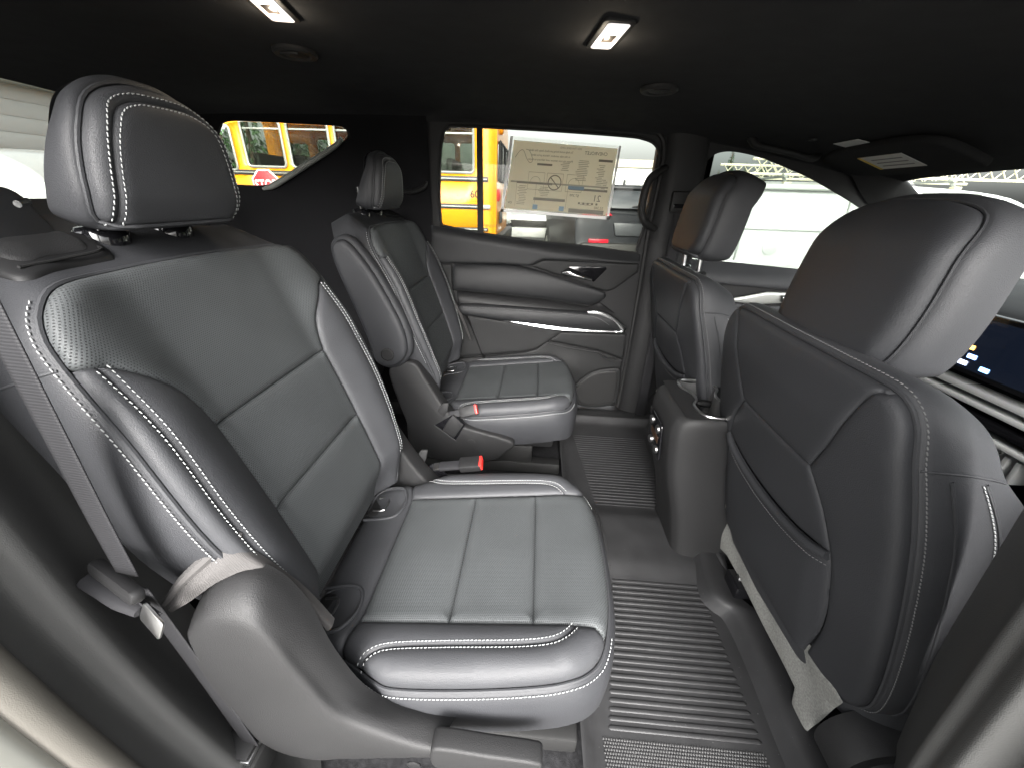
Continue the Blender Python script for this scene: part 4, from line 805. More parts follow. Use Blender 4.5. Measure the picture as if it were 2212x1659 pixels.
# ================================================================== near side: door opening, seat belt
ct = tag(loft('door_aperture_trim', [[(xb-.10, -.62, z), (xb-.06, -.70, z), (xb-.01, -.750, z), (xb, -.770, z), (xb-.012, -.790, z), (xb+.004, -.815, z), (xb+.012, -.826, z)] for z, xb in ((1.28, -.66), (1.1, -.60), (.95, -.555), (.80, -.528), (.65, -.512), (.50, -.488), (.36, -.455), (.22, -.408), (.12, -.35), (.085, -.30))], pillar_pl, None, 6), kind='structure')
tag(loft('door_seal_rear', [[(xb+.010, -.824, z), (xb+.028, -.832, z), (xb+.036, -.845, z), (xb+.034, -.858, z), (xb+.026, -.862, z)] for z, xb in ((1.28, -.66), (1.1, -.60), (.95, -.555), (.80, -.528), (.65, -.512), (.50, -.488), (.36, -.455), (.22, -.408), (.12, -.35), (.085, -.30))], mat('tan_seal', (.115, .108, .095), .7, .3, grain=900, bump=.3, var=.1), None, 5), kind='structure')
tag(loft('body_jamb_rear', [[(xb+.026, -.861, z), (xb+.034, -.875, z), (xb+.030, -.91, z), (xb-.01, -.96, z), (xb-.10, -1.0, z)] for z, xb in ((1.28, -.66), (1.1, -.60), (.95, -.555), (.80, -.528), (.65, -.512), (.50, -.488), (.36, -.455), (.22, -.408), (.12, -.35), (.085, -.30))], paint_tan, None, 5), kind='structure')
XB = ((1.28, .40), (1.1, .372), (.95, .368), (.82, .382), (.70, .398), (.55, .420), (.40, .452), (.25, .49), (.12, .54))
tag(loft('pillar_cover_near', [[(xb+.16, -.66, z), (xb+.10, -.735, z), (xb+.04, -.775, z), (xb+.003, -.797, z), (xb-.006, -.806, z), (xb-.004, -.815, z), (xb-.020, -.830, z), (xb-.026, -.842, z), (xb-.010, -.856, z)] for z, xb in XB], pillar_pl, None, 6, flip=True), kind='structure')
tag(loft('body_jamb_front', [[(xb-.010, -.856, z), (xb-.022, -.870, z), (xb-.02, -.90, z), (xb+.03, -.96, z), (xb+.2, -1.0, z)] for z, xb in XB], paint_tan, None, 5, flip=True), kind='structure')
tag(box('near_sill', (-.38, -.93, -.05), (.60, -.79, .105), plastic, None, .02), kind='structure')
tag(box('near_wall_rear', (-1.85, -.80, .05), (-.60, -.74, .95), plastic_dk, None, .02), kind='structure')
tag(box('near_wall_front', (.60, -.80, .05), (1.5, -.74, .86), plastic_dk, None, .02), kind='structure')
blt = thing('seat_belt', (-.44, -.745, .25), 'black seat belt webbing hanging beside the foreground seat with its latch plate', 'seat belt')
def strap(name, pts, w): # pts: centre line, w: half-width vector
    return loft(name, [[np.array(p)-np.array(w), np.array(p)-np.array(w)*.4, np.array(p)+np.array(w)*.4, np.array(p)+np.array(w)] for p in pts], webbing, blt, 2, 6, thick=.0014)
box('belt_guide_loop', (-.512, -.742, 1.255), (-.432, -.690, 1.300), plastic_dk, blt, .010)
strap('belt_strap', [(-.474, -.705, 1.335), (-.470, -.712, 1.24), (-.462, -.722, 1.08), (-.455, -.732, .95), (-.452, -.738, .85), (-.452, -.742, .75), (-.452, -.744, .675)], (.0150, -.0015, 0))
strap('belt_strap', [(-.448, -.744, .655), (-.440, -.743, .56), (-.430, -.742, .44), (-.424, -.741, .34), (-.420, -.740, .27)], (.0150, -.0020, 0))
lt = prism('latch_plate', rrect(-.062, .040, -.009, .009, .008), Frame((-.455, -.752, .668), (.93, -.36, .02), (.12, .25, .96)), -.006, .008, plastic_dk, blt, .004)
prism('latch_tongue', rrect(.030, .066, -.011, .011, .004), Frame((-.455, -.752, .655), (.80, -.35, -.45), (.3, .3, .9)), -.0015, .0015, steel, blt, .0005)
tube('belt_fold', [(-.520, -.738, .650), (-.490, -.748, .648), (-.460, -.756, .644), (-.432, -.762, .640)], [.011, .010, .011, .009], webbing, blt, 12, 5, flat=.6)
strap('belt_fold_tail', [(-.452, -.752, .648), (-.440, -.758, .632), (-.428, -.757, .640)], (.022, -.008, 0))
rt = thing('belt_anchor', (-.435, -.74, .20), 'black belt anchor at the foot of the seat belt, bottom left', 'belt anchor')
box('anchor_body', (-.470, -.765, .19), (-.405, -.72, .25), rubber, rt, .008); box('anchor_clip', (-.462, -.762, .252), (-.412, -.728, .262), steel, rt, .002); box('anchor_clip', (-.462, -.762, .268), (-.412, -.728, .274), plastic, rt, .002)

# ================================================================== outside: parking yard
GZ = -.46
gm = mat('gravel_yard', (.21, .205, .19), .95, .2, grain=30, bump=.6, var=.35, vscale=3, speckle=(9, .60, (.34, .32, .27)))
tag(obj('ground', [(-150, -150, GZ), (150, -150, GZ), (150, 150, GZ), (-150, 150, GZ)], [(0, 1, 2, 3)], gm, None, False), kind='structure')
# dry grass patches between the vehicles
gv, gf = [], []
for i in range(2600):
    x, y = rng.uniform(-3, 2.6), rng.uniform(7.0, 12.5); h = rng.uniform(.04, .14); a = rng.uniform(0, 6.28); k = len(gv); w = .012
    gv += [(x-w*math.cos(a), y-w*math.sin(a), GZ), (x+w*math.cos(a), y+w*math.sin(a), GZ), (x+rng.uniform(-.04, .04), y+rng.uniform(-.04, .04), GZ+h)]; gf.append((k, k+1, k+2))
tag(obj('dry_grass', gv, gf, mat('dry_grass', (.34, .28, .09), .9, .2, var=.4, vscale=2), None, False), 'yellowish dry grass on the gravel between the parked vehicles', 'grass', kind='stuff')
def text_obj(s, size, fr, u, v, d, m, parent, mirror=False, bold=0, sx=1.0):
    c = bpy.data.curves.new('lettering', 'FONT'); c.body = s; c.size = size; c.align_x = 'CENTER'; c.align_y = 'CENTER'; c.offset = bold; c.resolution_u = 3
    t = bpy.data.objects.new('tmp', c); COL.objects.link(t); dg = bpy.context.evaluated_depsgraph_get(); me = bpy.data.meshes.new_from_object(t.evaluated_get(dg))
    P = np.array([p.co[:] for p in me.vertices]); F = [list(f.vertices) for f in me.polygons]; bpy.data.objects.remove(t); bpy.data.curves.remove(c); bpy.data.meshes.remove(me)
    if not len(P): return None
    if mirror: P[:, 0] *= -1; F = [f[::-1] for f in F]
    return obj('lettering', fr.pt(u+P[:, 0]*sx, v+P[:, 1], d), F, m, parent, False)
# ------------------------------------------------------------------ school bus
BY0, BY1 = 6.2, 8.6
yel = mat('school_bus_yellow', (.80, .31, .006), .32, .5, coat=.4, var=.04, vscale=2); blk = mat('black_rail', (.03, .03, .028), .5, .4); alu = mat('window_aluminium', (.33, .35, .32), .4, .5, metal=.4)
bus = thing('school_bus', (-3.4, 7.4, GZ), 'yellow school bus with black rub rails parked beyond the far side', 'bus')
fs = Frame((0, BY0, 0), (1, 0, 0), (0, 0, 1)); busglass = glass_mat('bus_window_glass', (.42, .48, .42), .5)
wx = [(-5.00, -4.33), (-4.22, -3.53), (-3.42, -2.73), (-2.62, -1.93), (-1.82, -1.14)]
wins = [rrect(a, b, 1.40, 2.06, .06, 3) for a, b in wx]+[rrect(-5.75, -5.20, 1.34, 1.98, .06, 3)]
body_o = [(-6.15, .30), (-.98, .48), (-.98, 2.25), (-6.15, 2.25)]
for yy, en in ((BY0, 1), (BY1, -1)):
    f_ = Frame((0, yy, 0), (1, 0, 0), (0, 0, 1))
    w = panel('side_wall', body_o, lambda u, v: f_.pt(np.ravel(u), np.ravel(v), 0), bus, yel, 0, .01, 0, holes=wins, res=.4, edge=.15, offs=())
    md = w.modifiers.new('thickness', 'SOLIDIFY'); md.thickness = .05; md.offset = 0
    for q in wins:
        P = np.array(q); c = P.mean(0); nm = prism('window_pane', q, f_, -.012, .004, busglass, bus, 0)
        if en > 0:
            tube('window_rim', f_.pt(P[:, 0], P[:, 1], .028), .022, alu, nm, 6, 0, closed=True)
            box('sash_bar', (P[:, 0].min(), yy-.02, 1.94), (P[:, 0].max(), yy+.004, 1.965), alu, nm, .004)
loft('roof', [[(x, BY0+a*(BY1-BY0), 2.24+h) for a, h in ((0, 0), (.02, .12), (.10, .30), (.3, .42), (.5, .45), (.7, .42), (.9, .30), (.98, .12), (1, 0))] for x in (-6.15, -4, -2, -.98)], yel, bus, 4, 2, flip=True)
# rounded rear corner and rear face
loft('rear_body', [[(-.98, BY0-.025, z), (-.88, BY0-.01, z), (-.80, BY0+.07, z), (-.765, BY0+.22, z), (-.75, BY0+1.2, z), (-.765, BY1-.22, z), (-.80, BY1-.07, z), (-.98, BY1+.025, z)] for z in (.42, 1.0, 1.6, 2.2)]+[[(-.99, BY0+.05, 2.42), (-.92, BY0+.08, 2.44), (-.86, BY0+.15, 2.46), (-.84, BY0+.3, 2.5), (-.83, BY0+1.2, 2.6), (-.84, BY1-.3, 2.5), (-.86, BY1-.15, 2.46), (-.99, BY1-.05, 2.42)]], yel, bus, 5, flip=False)
fr_r = Frame((-.745, 7.4, 0), (0, 1, 0), (0, 0, 1))
for u0, u1 in ((-1.02, -.80), (-.66, -.10), (.1, .66), (.80, 1.02)):
    wq = prism('rear_window', rrect(u0, u1, 1.30, 1.88, .06, 3), fr_r, -.02, .012, mat('rear_window_glass', (.02, .022, .02), .1, .5), bus, 0); P = np.array(rrect(u0, u1, 1.30, 1.88, .06, 3)); tube('window_rim', fr_r.pt(P[:, 0], P[:, 1], .014), .020, rubber, wq, 6, 0, closed=True)
lathe('warning_lamp', [(.085, -.02), (.085, .03), (.06, .05), (.001, .055)], (-.745, 6.62, 2.08), (1, 0, 0), mat('amber_lens', (.7, .25, .01), .3), bus, 20)
lathe('tail_lamp', [(.10, -.02), (.10, .03), (.07, .045), (.001, .05)], (-.775, 6.42, 1.08), (1, -.35, 0), mat('red_lens', (.55, .03, .02), .3), bus, 20)
prism('rear_grille', rrect(-.85, -.55, .62, .82, .03), fr_r, .0, .03, blk, bus, .01)
prism('rear_bumper', [(-1.2, .20), (1.2, .20), (1.2, .45), (-1.2, .45)], fr_r, -.05, .10, blk, bus, .03)
for z0, z1 in ((1.27, 1.35), (.85, .93), (.50, .56)):
    rl = box('rub_rail', (-6.1, BY0-.045, z0), (-.90, BY0-.018, z1), blk, bus, .012)
    box('rail_groove', (-6.1, BY0-.055, (z0+z1)/2-.008), (-.92, BY0-.044, (z0+z1)/2+.008), alu, rl, .003)
box('side_marker', (-1.0, BY0-.06, .86), (-.86, BY0-.02, .925), alu, bus, .01)
text_obj('60', .16, fs, -1.13, 1.08, .030, ink, bus, bold=.002)
text_obj('EMERGENCY', .045, fs, -.88, .60, .035, ink, bus)
for k in range(8):   # seats inside
    box('bus_seat', (-5.0+k*.56, BY0+.12, .75), (-4.88+k*.56, BY0+1.0, 1.62), blk, bus, .04)
box('bus_floor', (-6.1, BY0+.05, .55), (-1.0, BY1-.05, .65), blk, bus, .02)
for x in (-5.0, -1.95):
    wl = lathe('wheel', [(.0, 0), (.30, .0), (.33, .02), (.46, .02), (.48, .06), (.48, .20), (.46, .24), (.0, .24)], (x, BY0+.04, GZ+.48), (0, 1, 0), rubber, bus, 32); lathe('wheel_rim', [(.28, 0), (.25, -.03), (.12, -.05), (.001, -.05)], (x, BY0+.04, GZ+.48), (0, 1, 0), alu, wl, 24)
prism('hood', [(-7.6, .20), (-6.15, .20), (-6.15, 1.30), (-6.4, 1.30), (-7.45, 1.05), (-7.6, .80)], Frame((0, 7.4, 0), (1, 0, 0), (0, 0, 1)), -.95, .95, yel, bus, .06, 3)
stop = thing('stop_sign', (-4.6, 5.95, .98), 'red octagonal STOP arm sign on the side of the school bus', 'sign')
fst = Frame((-4.585, 5.90, 1.125), (1, 0, .03), (-.03, 0, 1)); oc = lambda r_: [(r_*math.cos(R(22.5+45*i)), r_*math.sin(R(22.5+45*i))) for i in range(8)]
prism('sign_plate', oc(.247), fst, -.012, .0, mat('sign_white', (.78, .78, .76), .5), stop, .002)
prism('sign_face', oc(.222), fst, .0005, .004, mat('sign_red', (.55, .02, .03), .45), stop, .001)
text_obj('STOP', .205, fst, 0, -.005, .006, mat('sign_letter', (.8, .8, .78), .5), stop, bold=.004, sx=.78)
box('sign_arm', (-4.66, 5.915, 1.0), (-4.50, 6.18, 1.05), blk, stop, .01)
# ------------------------------------------------------------------ dark SUV seen from behind
suv = thing('parked_suv', (1.5, 8, GZ), 'dark grey SUV parked beyond the far door, seen from behind', 'car')
dk = mat('dark_car_paint', (.014, .016, .019), .45, .25, coat=.1); sg_ = mat('suv_glass', (.05, .055, .06), .06, .6); rdl = mat('tail_lens_red', (.50, .015, .03), .25, .5)
ca, sa_ = math.cos(R(6.5)), math.sin(R(6.5))
def W(u, y, z): return (.66+u*ca-y*sa_, 6.0+u*sa_+y*ca, z)        # u across from the left rear corner, y towards its front
rows = []
for y, inset, zt, zb in ((0, .10, .36, .05), (.02, .03, .42, .02), (.06, 0, .80, .0), (.16, .0, .84, .0), (1.0, -.03, .88, -.02), (2.4, -.03, .88, -.02), (4.2, .02, .80, -.02), (4.7, .15, .70, .0)):
    rows.append([W(inset+.05, y, zb), W(inset, y, zb+.10), W(inset-.02, y, (zb+zt)/2), W(inset+.02, y, zt), W(1.0, y, zt+.02), W(1.95-inset, y, zt), W(1.98-inset, y, (zb+zt)/2), W(1.97-inset, y, zb+.10), W(1.92-inset, y, zb)])
loft('body', rows, dk, suv, 4, flip=True)
rows = []
for y, zt, i in ((.10, .82, .06), (.20, 1.05, .14), (.38, 1.24, .22), (.60, 1.285, .25), (1.6, 1.31, .25), (2.3, 1.28, .24), (2.9, 1.05, .16), (3.3, .86, .08)):
    rows.append([W(.03, y, .80), W(i*.6, y, .80+(zt-.8)*.6), W(i, y, zt-.02), W(i+.12, y, zt), W(1.0, y, zt+.02), W(1.85-i, y, zt), W(1.97-i, y, zt-.02), W(1.97-i*.6, y, .80+(zt-.8)*.6), W(1.94, y, .80)])
loft('cabin', rows, dk, suv, 4, flip=True)
fs_b = Frame(W(.98, .145, 1.02), (ca, sa_, 0), (0, .62, 1)); fs_l = Frame(W(.98, .0, 0), (ca, sa_, 0), (0, 0, 1))
rw = prism('rear_window', cr([(-.74, -.10), (.74, -.10), (.72, .06), (.62, .20), (-.62, .20), (-.72, .06)], 3, True), fs_b, .02, .045, sg_, suv, .01); tube('wiper', fs_b.pt(np.array([-.10, .15, .38]), np.array([-.095, -.05, -.03]), .055), .012, rubber, rw, 6, 3)
prism('spoiler', [(-.70, .20), (.70, .20), (.68, .27), (-.68, .27)], fs_b, .02, .11, dk, suv, .02)
for s in (-1, 1): prism('tail_lamp', [(s*.95, .82), (s*.95, .88), (s*.50, .88), (s*.44, .83)][::s], fs_l, -.06, .03, rdl, suv, .01); prism('reflector', [(s*.80, .40), (s*.80, .46), (s*.46, .46), (s*.46, .40)][::s], fs_l, -.04, .025, rdl, suv, .005)
prism('bumper', [(-.95, .02), (.95, .02), (.95, .36), (.90, .40), (-.90, .40), (-.95, .36)], fs_l, -.1, .06, blk, suv, .03, 3)
prism('plate_recess', [(-.35, .52), (.35, .52), (.40, .72), (-.40, .72)], fs_l, -.03, .012, mat('sky_reflection_grey', (.06, .065, .07), .4), suv, .01)  # paler than the body paint: sky reflection on the liftgate painted in
prism('roof_fin', [(-.02, 0), (.06, 0), (.05, .05), (.03, .09)], Frame(W(.9, .75, 1.31), (sa_*-1, ca, 0), (0, 0, 1)), -.02, .02, dk, suv, .004)
for y in (.95, 3.75):
    c = np.array(W(-.02, y, GZ+.38)); ax = (-ca, -sa_, 0); wl = lathe('wheel', [(.0, -.2), (.38, -.2), (.39, -.1), (.38, 0), (.30, .03), (.27, .01), (.001, .01)], c, ax, rubber, suv, 32); lathe('wheel_rim', [(.27, .012), (.24, .03), (.20, .015), (.08, .03), (.001, .035)], c, ax, alu, wl, 20)
    prism('wheel_arch', [(.46*math.cos(a), .46*math.sin(a)) for a in np.linspace(0, math.pi, 14)]+[(.40*math.cos(a), .40*math.sin(a)) for a in np.linspace(math.pi, 0, 14)], Frame(W(-.01, y, GZ+.38), (sa_, -ca, 0), (0, 0, 1)), -.02, .03, blk, suv, .005)
for y0, y1 in ((.55, 1.25), (1.35, 2.15), (2.22, 2.85)):
    P = [W(.115, y0, .92), W(.115, y1, .92), W(.20, min(y1, 2.7), 1.17), W(.20, y0+.1, 1.17)]; P = np.array(P); obj('side_window', np.vstack([P-np.array([.05, 0, 0]), P]), [(0, 1, 2, 3), (7, 6, 5, 4), (0, 4, 5, 1), (1, 5, 6, 2), (2, 6, 7, 3), (3, 7, 4, 0)], sg_, suv, False)
# ------------------------------------------------------------------ white pickup front, white box trailer
wp = mat('white_vehicle_paint', (.56, .58, .56), .3, .5, coat=.5)
pk_ = thing('parked_pickup', (-.1, 13, GZ), 'white pickup nose between the bus and the dark SUV', 'car')
def car_front(t, x0, y0, m, w=1.9):
    X = lambda u, y, z: (x0+u, y0+y, z)
    rows = []
    for y, zt in ((0, .38), (.05, .52), (.25, .60), (1.1, .68), (1.15, .70)):
        rows.append([X(-w/2+.06, y, .0), X(-w/2, y, .25), X(-w/2+.03, y, zt-.06), X(-w*.3, y, zt), X(0, y, zt+.03), X(w*.3, y, zt), X(w/2-.03, y, zt-.06), X(w/2, y, .25), X(w/2-.06, y, .0)])
    loft('nose', rows, m, t, 4, flip=True)
    rows = [[X(-w/2+.03+i, y, .62), X(-w/2+.10+i, y, .62+(z-.62)*.7), X(-w*.3, y, z), X(0, y, z+.02), X(w*.3, y, z), X(w/2-.10-i, y, .62+(z-.62)*.7), X(w/2-.03-i, y, .62)] for y, z, i in ((1.1, .70, 0), (1.8, 1.25, .06), (2.4, 1.32, .06), (3.4, 1.28, .05), (4.3, .9, .0))]
    loft('cabin', rows, m, t, 4, flip=True)
    fr = Frame((x0, y0, 0), (1, 0, 0), (0, 0, 1))
    prism('grille', [(-.55, .28), (.55, .28), (.60, .46), (-.60, .46)], fr, -.03, .03, blk, t, .01)
    for s in (-1, 1): prism('headlamp', [(s*.62, .36), (s*.90, .38), (s*.90, .50), (s*.62, .47)][::s], fr, -.1, .015, alu, t, .01)
    prism('bumper', [(-.93, .0), (.93, .0), (.93, .26), (-.93, .26)], fr, -.15, .07, m, t, .04, 3)
    ws_ = np.array([X(-w*.36, 1.14, .74), X(w*.36, 1.14, .74), X(w*.32, 1.74, 1.20), X(-w*.32, 1.74, 1.20)]); obj('windscreen', np.vstack([ws_+np.array([0, -.05, .05]), ws_]), [(0, 1, 2, 3), (7, 6, 5, 4), (0, 4, 5, 1), (1, 5, 6, 2), (2, 6, 7, 3), (3, 7, 4, 0)], sg_, t, False)
    for s in (-1, 1):
        for y in (.9, 3.6): lathe('wheel', [(.0, -.2), (.36, -.2), (.38, -.1), (.36, 0), (.27, .02), (.001, .01)], (x0+s*(w/2-.02), y0+y, GZ+.37), (s, 0, 0), rubber, t, 24)
car_front(pk_, -.25, 11.0, wp)
trl = thing('box_trailer', (3, 16, GZ), 'long pale box trailer far behind the dark SUV', 'trailer')
box('trailer_box', (.2, 15, .5), (5.8, 17.5, 2.10), wp, trl, .05); box('roof_rail', (.2, 14.96, 2.10), (5.8, 17.5, 2.36), mat('beige_band', (.50, .47, .38), .6), trl, .03)
for k in range(4): box('panel_joint', (1.2+k*1.15, 14.985, .55), (1.23+k*1.15, 15.0, 2.08), alu, trl, .003)
for x in (1.5, 4.5): lathe('wheel', [(0, 0), (.45, 0), (.48, .1), (.45, .22), (0, .22)], (x, 15.1, GZ+.48), (0, 1, 0), rubber, trl, 24)
# ------------------------------------------------------------------ white work van with a ladder rack
van = thing('work_van', (4.4, 5.1, GZ), 'white cargo van with a ladder rack outside the front window', 'van')
rows = []
for x in (1.72, 1.78, 2.2, 3.2, 4.4, 5.4, 6.0, 6.9, 7.1):
    zt = lerp(x, [1.72, 1.78, 5.2, 6.0, 6.9, 7.1], [1.18, 1.28, 1.30, .95, .70, .45]); i = .08 if x in (1.72, 7.1) else 0
    rows.append([(x, 4.24+i, -.10), (x, 4.20+i, .10), (x, 4.17+i, .50), (x, 4.20+i, min(.86, zt-.1)), (x, 4.27+i, zt-.05), (x, 4.38+i, zt+.02), (x, 5.1, zt+.05), (x, 5.85-i, zt+.02), (x, 6.0-i, .5), (x, 5.95-i, -.10)])
loft('body', rows, wp, van, 5, flip=True)
fvn = Frame((0, 4.19, 0), (1, 0, 0), (0, 0, 1))
for x in (2.46, 3.62): tube('door_gap', [(x, 4.240, 1.20), (x-.005, 4.187, .84), (x-.02, 4.158, .50), (x-.04, 4.180, .05)], .008, alu, van, 6, 4)
box('body_rail', (1.8, 4.165, .80), (5.2, 4.20, .83), wp, van, .01); box('lower_moulding', (1.8, 4.145, .36), (6.0, 4.19, .44), wp, van, .012)
lathe('fuel_door', [(.085, -.01), (.085, .006), (.078, .010), (.001, .010)], (2.83, 4.166, .60), (0, -1, 0), wp, van, 28)
box('door_handle', (2.36, 4.13, .83), (2.40, 4.19, .95), blk, van, .01)
prism('drip_trim', [(1.8, 1.235), (5.0, 1.235), (5.0, 1.26), (1.8, 1.26)], fvn, -.06, -.02, alu, van, .004)
for x in (2.4, 5.9): lathe('wheel', [(0, 0), (.36, 0), (.38, .08), (.36, .2), (0, .2)], (x, 4.16, GZ+.37), (0, 1, 0), rubber, van, 28)
rk = thing('ladder_rack', (3.6, 4.9, 1.30), 'pale lattice ladder rack on the roof of the white van', 'ladder rack')
cream = mat('cream_aluminium', (.62, .58, .42), .45, .5, metal=.2)
for yy in (4.60, 5.55):
    for zz in (1.40, 1.56): box('rack_rail', (2.55, yy-.015, zz), (6.0, yy+.015, zz+.03), cream, rk, .004)
    for k in range(24):
        x = 2.60+k*.14; tube('lattice_bar', [(x, yy, 1.415), (x+.14, yy, 1.575)], .007, cream, rk, 5, 0); tube('lattice_bar', [(x+.14, yy-.012, 1.415), (x, yy-.012, 1.575)], .007, cream, rk, 5, 0)
for x in (2.95, 3.95, 4.9):
    tube('rack_leg', [(x, 4.45, 1.30), (x, 4.60, 1.42)], .018, alu, rk, 6, 0); box('cross_bar', (x-.02, 4.5, 1.375), (x+.02, 5.65, 1.40), alu, rk, .004); box('mount_foot', (x-.04, 4.42, 1.28), (x+.04, 4.50, 1.33), cream, rk, .006)
# ------------------------------------------------------------------ behind: white sided building, white SUV
wb_ = thing('white_shed', (-11, 7, GZ), 'white horizontally sided shed seen through the rear window', 'building')
box('wall', (-15.0, -1, GZ), (-10.5, 8.6, 2.75), mat('white_siding', (.62, .64, .62), .6, .3), wb_, .02)
for k in range(11): box('siding_board', (-10.5, -1, GZ+.1+k*.285), (-10.485, 8.6, GZ+.377+k*.285), mat('siding_board', (.55, .57, .56), .6, .3) if k == 0 else bpy.data.materials['siding_board'], wb_, .01)
prism('roof', [(-2, 2.75), (9.2, 2.75), (9.2, 2.9), (-2, 2.9)], Frame((-10.2, 0, 0), (0, 1, 0), (0, 0, 1)), -5, 0, alu, wb_, .03)
box('corner_board', (-10.47, 5.6, GZ), (-10.42, 5.75, 2.74), alu, wb_, .01)
ws2 = thing('white_suv', (-7.6, 4.8, GZ), 'white SUV parked in front of the shed behind the car', 'car')
rows = [[(x, 3.2+a, z) for a, z in ((0, .05), (-.05, .4), (0, zt-.1), (.15, zt), (.9, zt+.03), (1.65, zt), (1.85, .4), (1.8, .05))] for x, zt in ((-9.3, .5), (-9.2, .75), (-8.2, .85), (-7.6, 1.32), (-6.6, 1.36), (-5.6, 1.30), (-5.1, .9), (-5.0, .5))]
loft('body', rows, wp, ws2, 4, flip=False)
prism('rear_window', cr([(3.40, -.17), (4.80, -.17), (4.68, .20), (3.52, .20)], 3, True), Frame((-5.36, 0, 1.10), (0, 1, 0), (-.5, 0, .4)), -.02, .03, sg_, ws2, .01)
for x0, x1 in ((-7.3, -6.5), (-6.4, -5.75)): prism('side_window', [(x0, .92), (x1, .92), (x1-.05, 1.22), (x0+.12, 1.22)], Frame((0, 3.22, 0), (1, 0, 0), (0, 0, 1)), -.02, .05, sg_, ws2, .01)
for s in (3.25, 4.85): prism('tail_lamp', [(s, .70), (s+.15, .70), (s+.15, .95), (s, .95)], Frame((-5.05, 0, 0), (0, 1, 0), (0, 0, 1)), -.05, .05, rdl, ws2, .01)
for x in (-8.5, -5.9): lathe('wheel', [(0, 0), (.36, 0), (.38, .08), (.36, .2), (0, .2)], (x, 3.15, GZ+.37), (0, 1, 0), rubber, ws2, 24)
# ------------------------------------------------------------------ trees far off
leaf = mat('conifer_needles', (.045, .085, .035), .8, .2, var=.4, vscale=1.5); bark = mat('bark', (.10, .07, .05), .9, .2); leaf2 = mat('broadleaf', (.10, .15, .035), .8, .2, var=.4, vscale=1.5)
def conifer(x, y, h, w, label, n=420, m=leaf):
    t = thing('conifer', (x, y, GZ), label, 'tree', 'far trees'); V, F = [], []
    for i in range(n):
        s = rng.uniform(.08, 1)**.8; rad = w*(1-s)*rng.uniform(.35, 1)+.05; a = rng.uniform(0, 6.28); z = GZ+h*s; k = len(V); q = .10*h*(1.15-s)*.55; dx, dy = math.cos(a), math.sin(a)
        c = np.array([x+rad*dx, y+rad*dy, z]); b = np.array([x+(rad+q)*dx, y+(rad+q)*dy, z-q*.55]); sd_ = np.array([-dy, dx, 0])*q*.5
        V += [c+sd_*.7, b, c-sd_*.7, c+np.array([0, 0, q*.5])]; F += [(k, k+1, k+2), (k, k+3, k+1), (k+3, k+2, k+1)]
    obj('crown', V, F, m, t, False); tube('trunk', [(x, y, GZ), (x, y, GZ+h*.5), (x, y, GZ+h*.97)], [.035*h, .02*h, .004*h], bark, t, 7, 3); return t
spots = [(12.9, 30.5, 4.9, .75), (14.2, 31, 4.1, .5), (14.9, 30, 4.2, .6), (15.7, 31, 4.2, .6), (13.6, 34, 3.8, .7), (-17.0, 24, 7.2, 1.6), (-14.8, 25, 8.0, 1.7), (-13.0, 24, 7.4, 1.5), (-11.2, 26, 8.2, 1.8), (-9.6, 24, 7.6, 1.6), (-19.5, 25, 7.5, 1.7)]
van_l = ('tallest dark conifer above the white van, left end of the row', 'narrow low conifer second in the row above the white van', 'conifer third in the row above the white van', 'conifer at the right end of the row above the white van', 'short conifer set back behind the row above the white van')
bus_l = ('dark conifer seen through the second bus window from its front', 'broad dark conifer seen through the bus front window', 'dark conifer behind the middle of the yellow bus', 'tallest dark conifer behind the yellow bus', 'dark conifer nearest the rear end of the yellow bus', 'leftmost dark conifer beyond the front of the yellow bus')
for i, (x, y, h, w) in enumerate(spots): conifer(x, y, h, w, (van_l+bus_l)[i])
def broadleaf(x, y, h, w, label):
    t = thing('leafy_tree', (x, y, GZ), label, 'tree', 'far trees'); V, F = [], []
    cl = [(rng.normal(0, w*.42), rng.normal(0, w*.42), h*.62+rng.normal(0, h*.16)) for _ in range(26)]
    for cx, cy_, cz in cl:
        for _ in range(70):
            p = np.array([x+cx, y+cy_, GZ+cz])+rng.normal(0, w*.13, 3); a, b = rng.normal(0, .11, 3), rng.normal(0, .11, 3); k = len(V); V += [p, p+a, p+b]; F.append((k, k+1, k+2))
    obj('crown', V, F, leaf2, t, False); tube('trunk', [(x, y, GZ), (x+.1, y, GZ+h*.4), (x, y, GZ+h*.75)], [.04*h, .03*h, .01*h], bark, t, 7, 3)
for i, (x, y, h, w) in enumerate(((19, 9.5, 5.2, 2.2), (21, 6.0, 5.4, 2.4), (23, 2.5, 5.2, 2.3), (-18.5, 9.5, 6.0, 2.2), (-18.5, 6.2, 5.9, 2.4), (-18, 13.5, 6.0, 2.4))):
    broadleaf(x, y, h, w, ('bright green leafy tree beyond the windscreen, nearest the white van', 'bright green leafy tree in the middle of the windscreen', 'bright green leafy tree at the right of the windscreen', 'green leafy tree above the middle of the white shed', 'green leafy tree above the left part of the white shed', 'green leafy tree right of the white shed roof')[i])

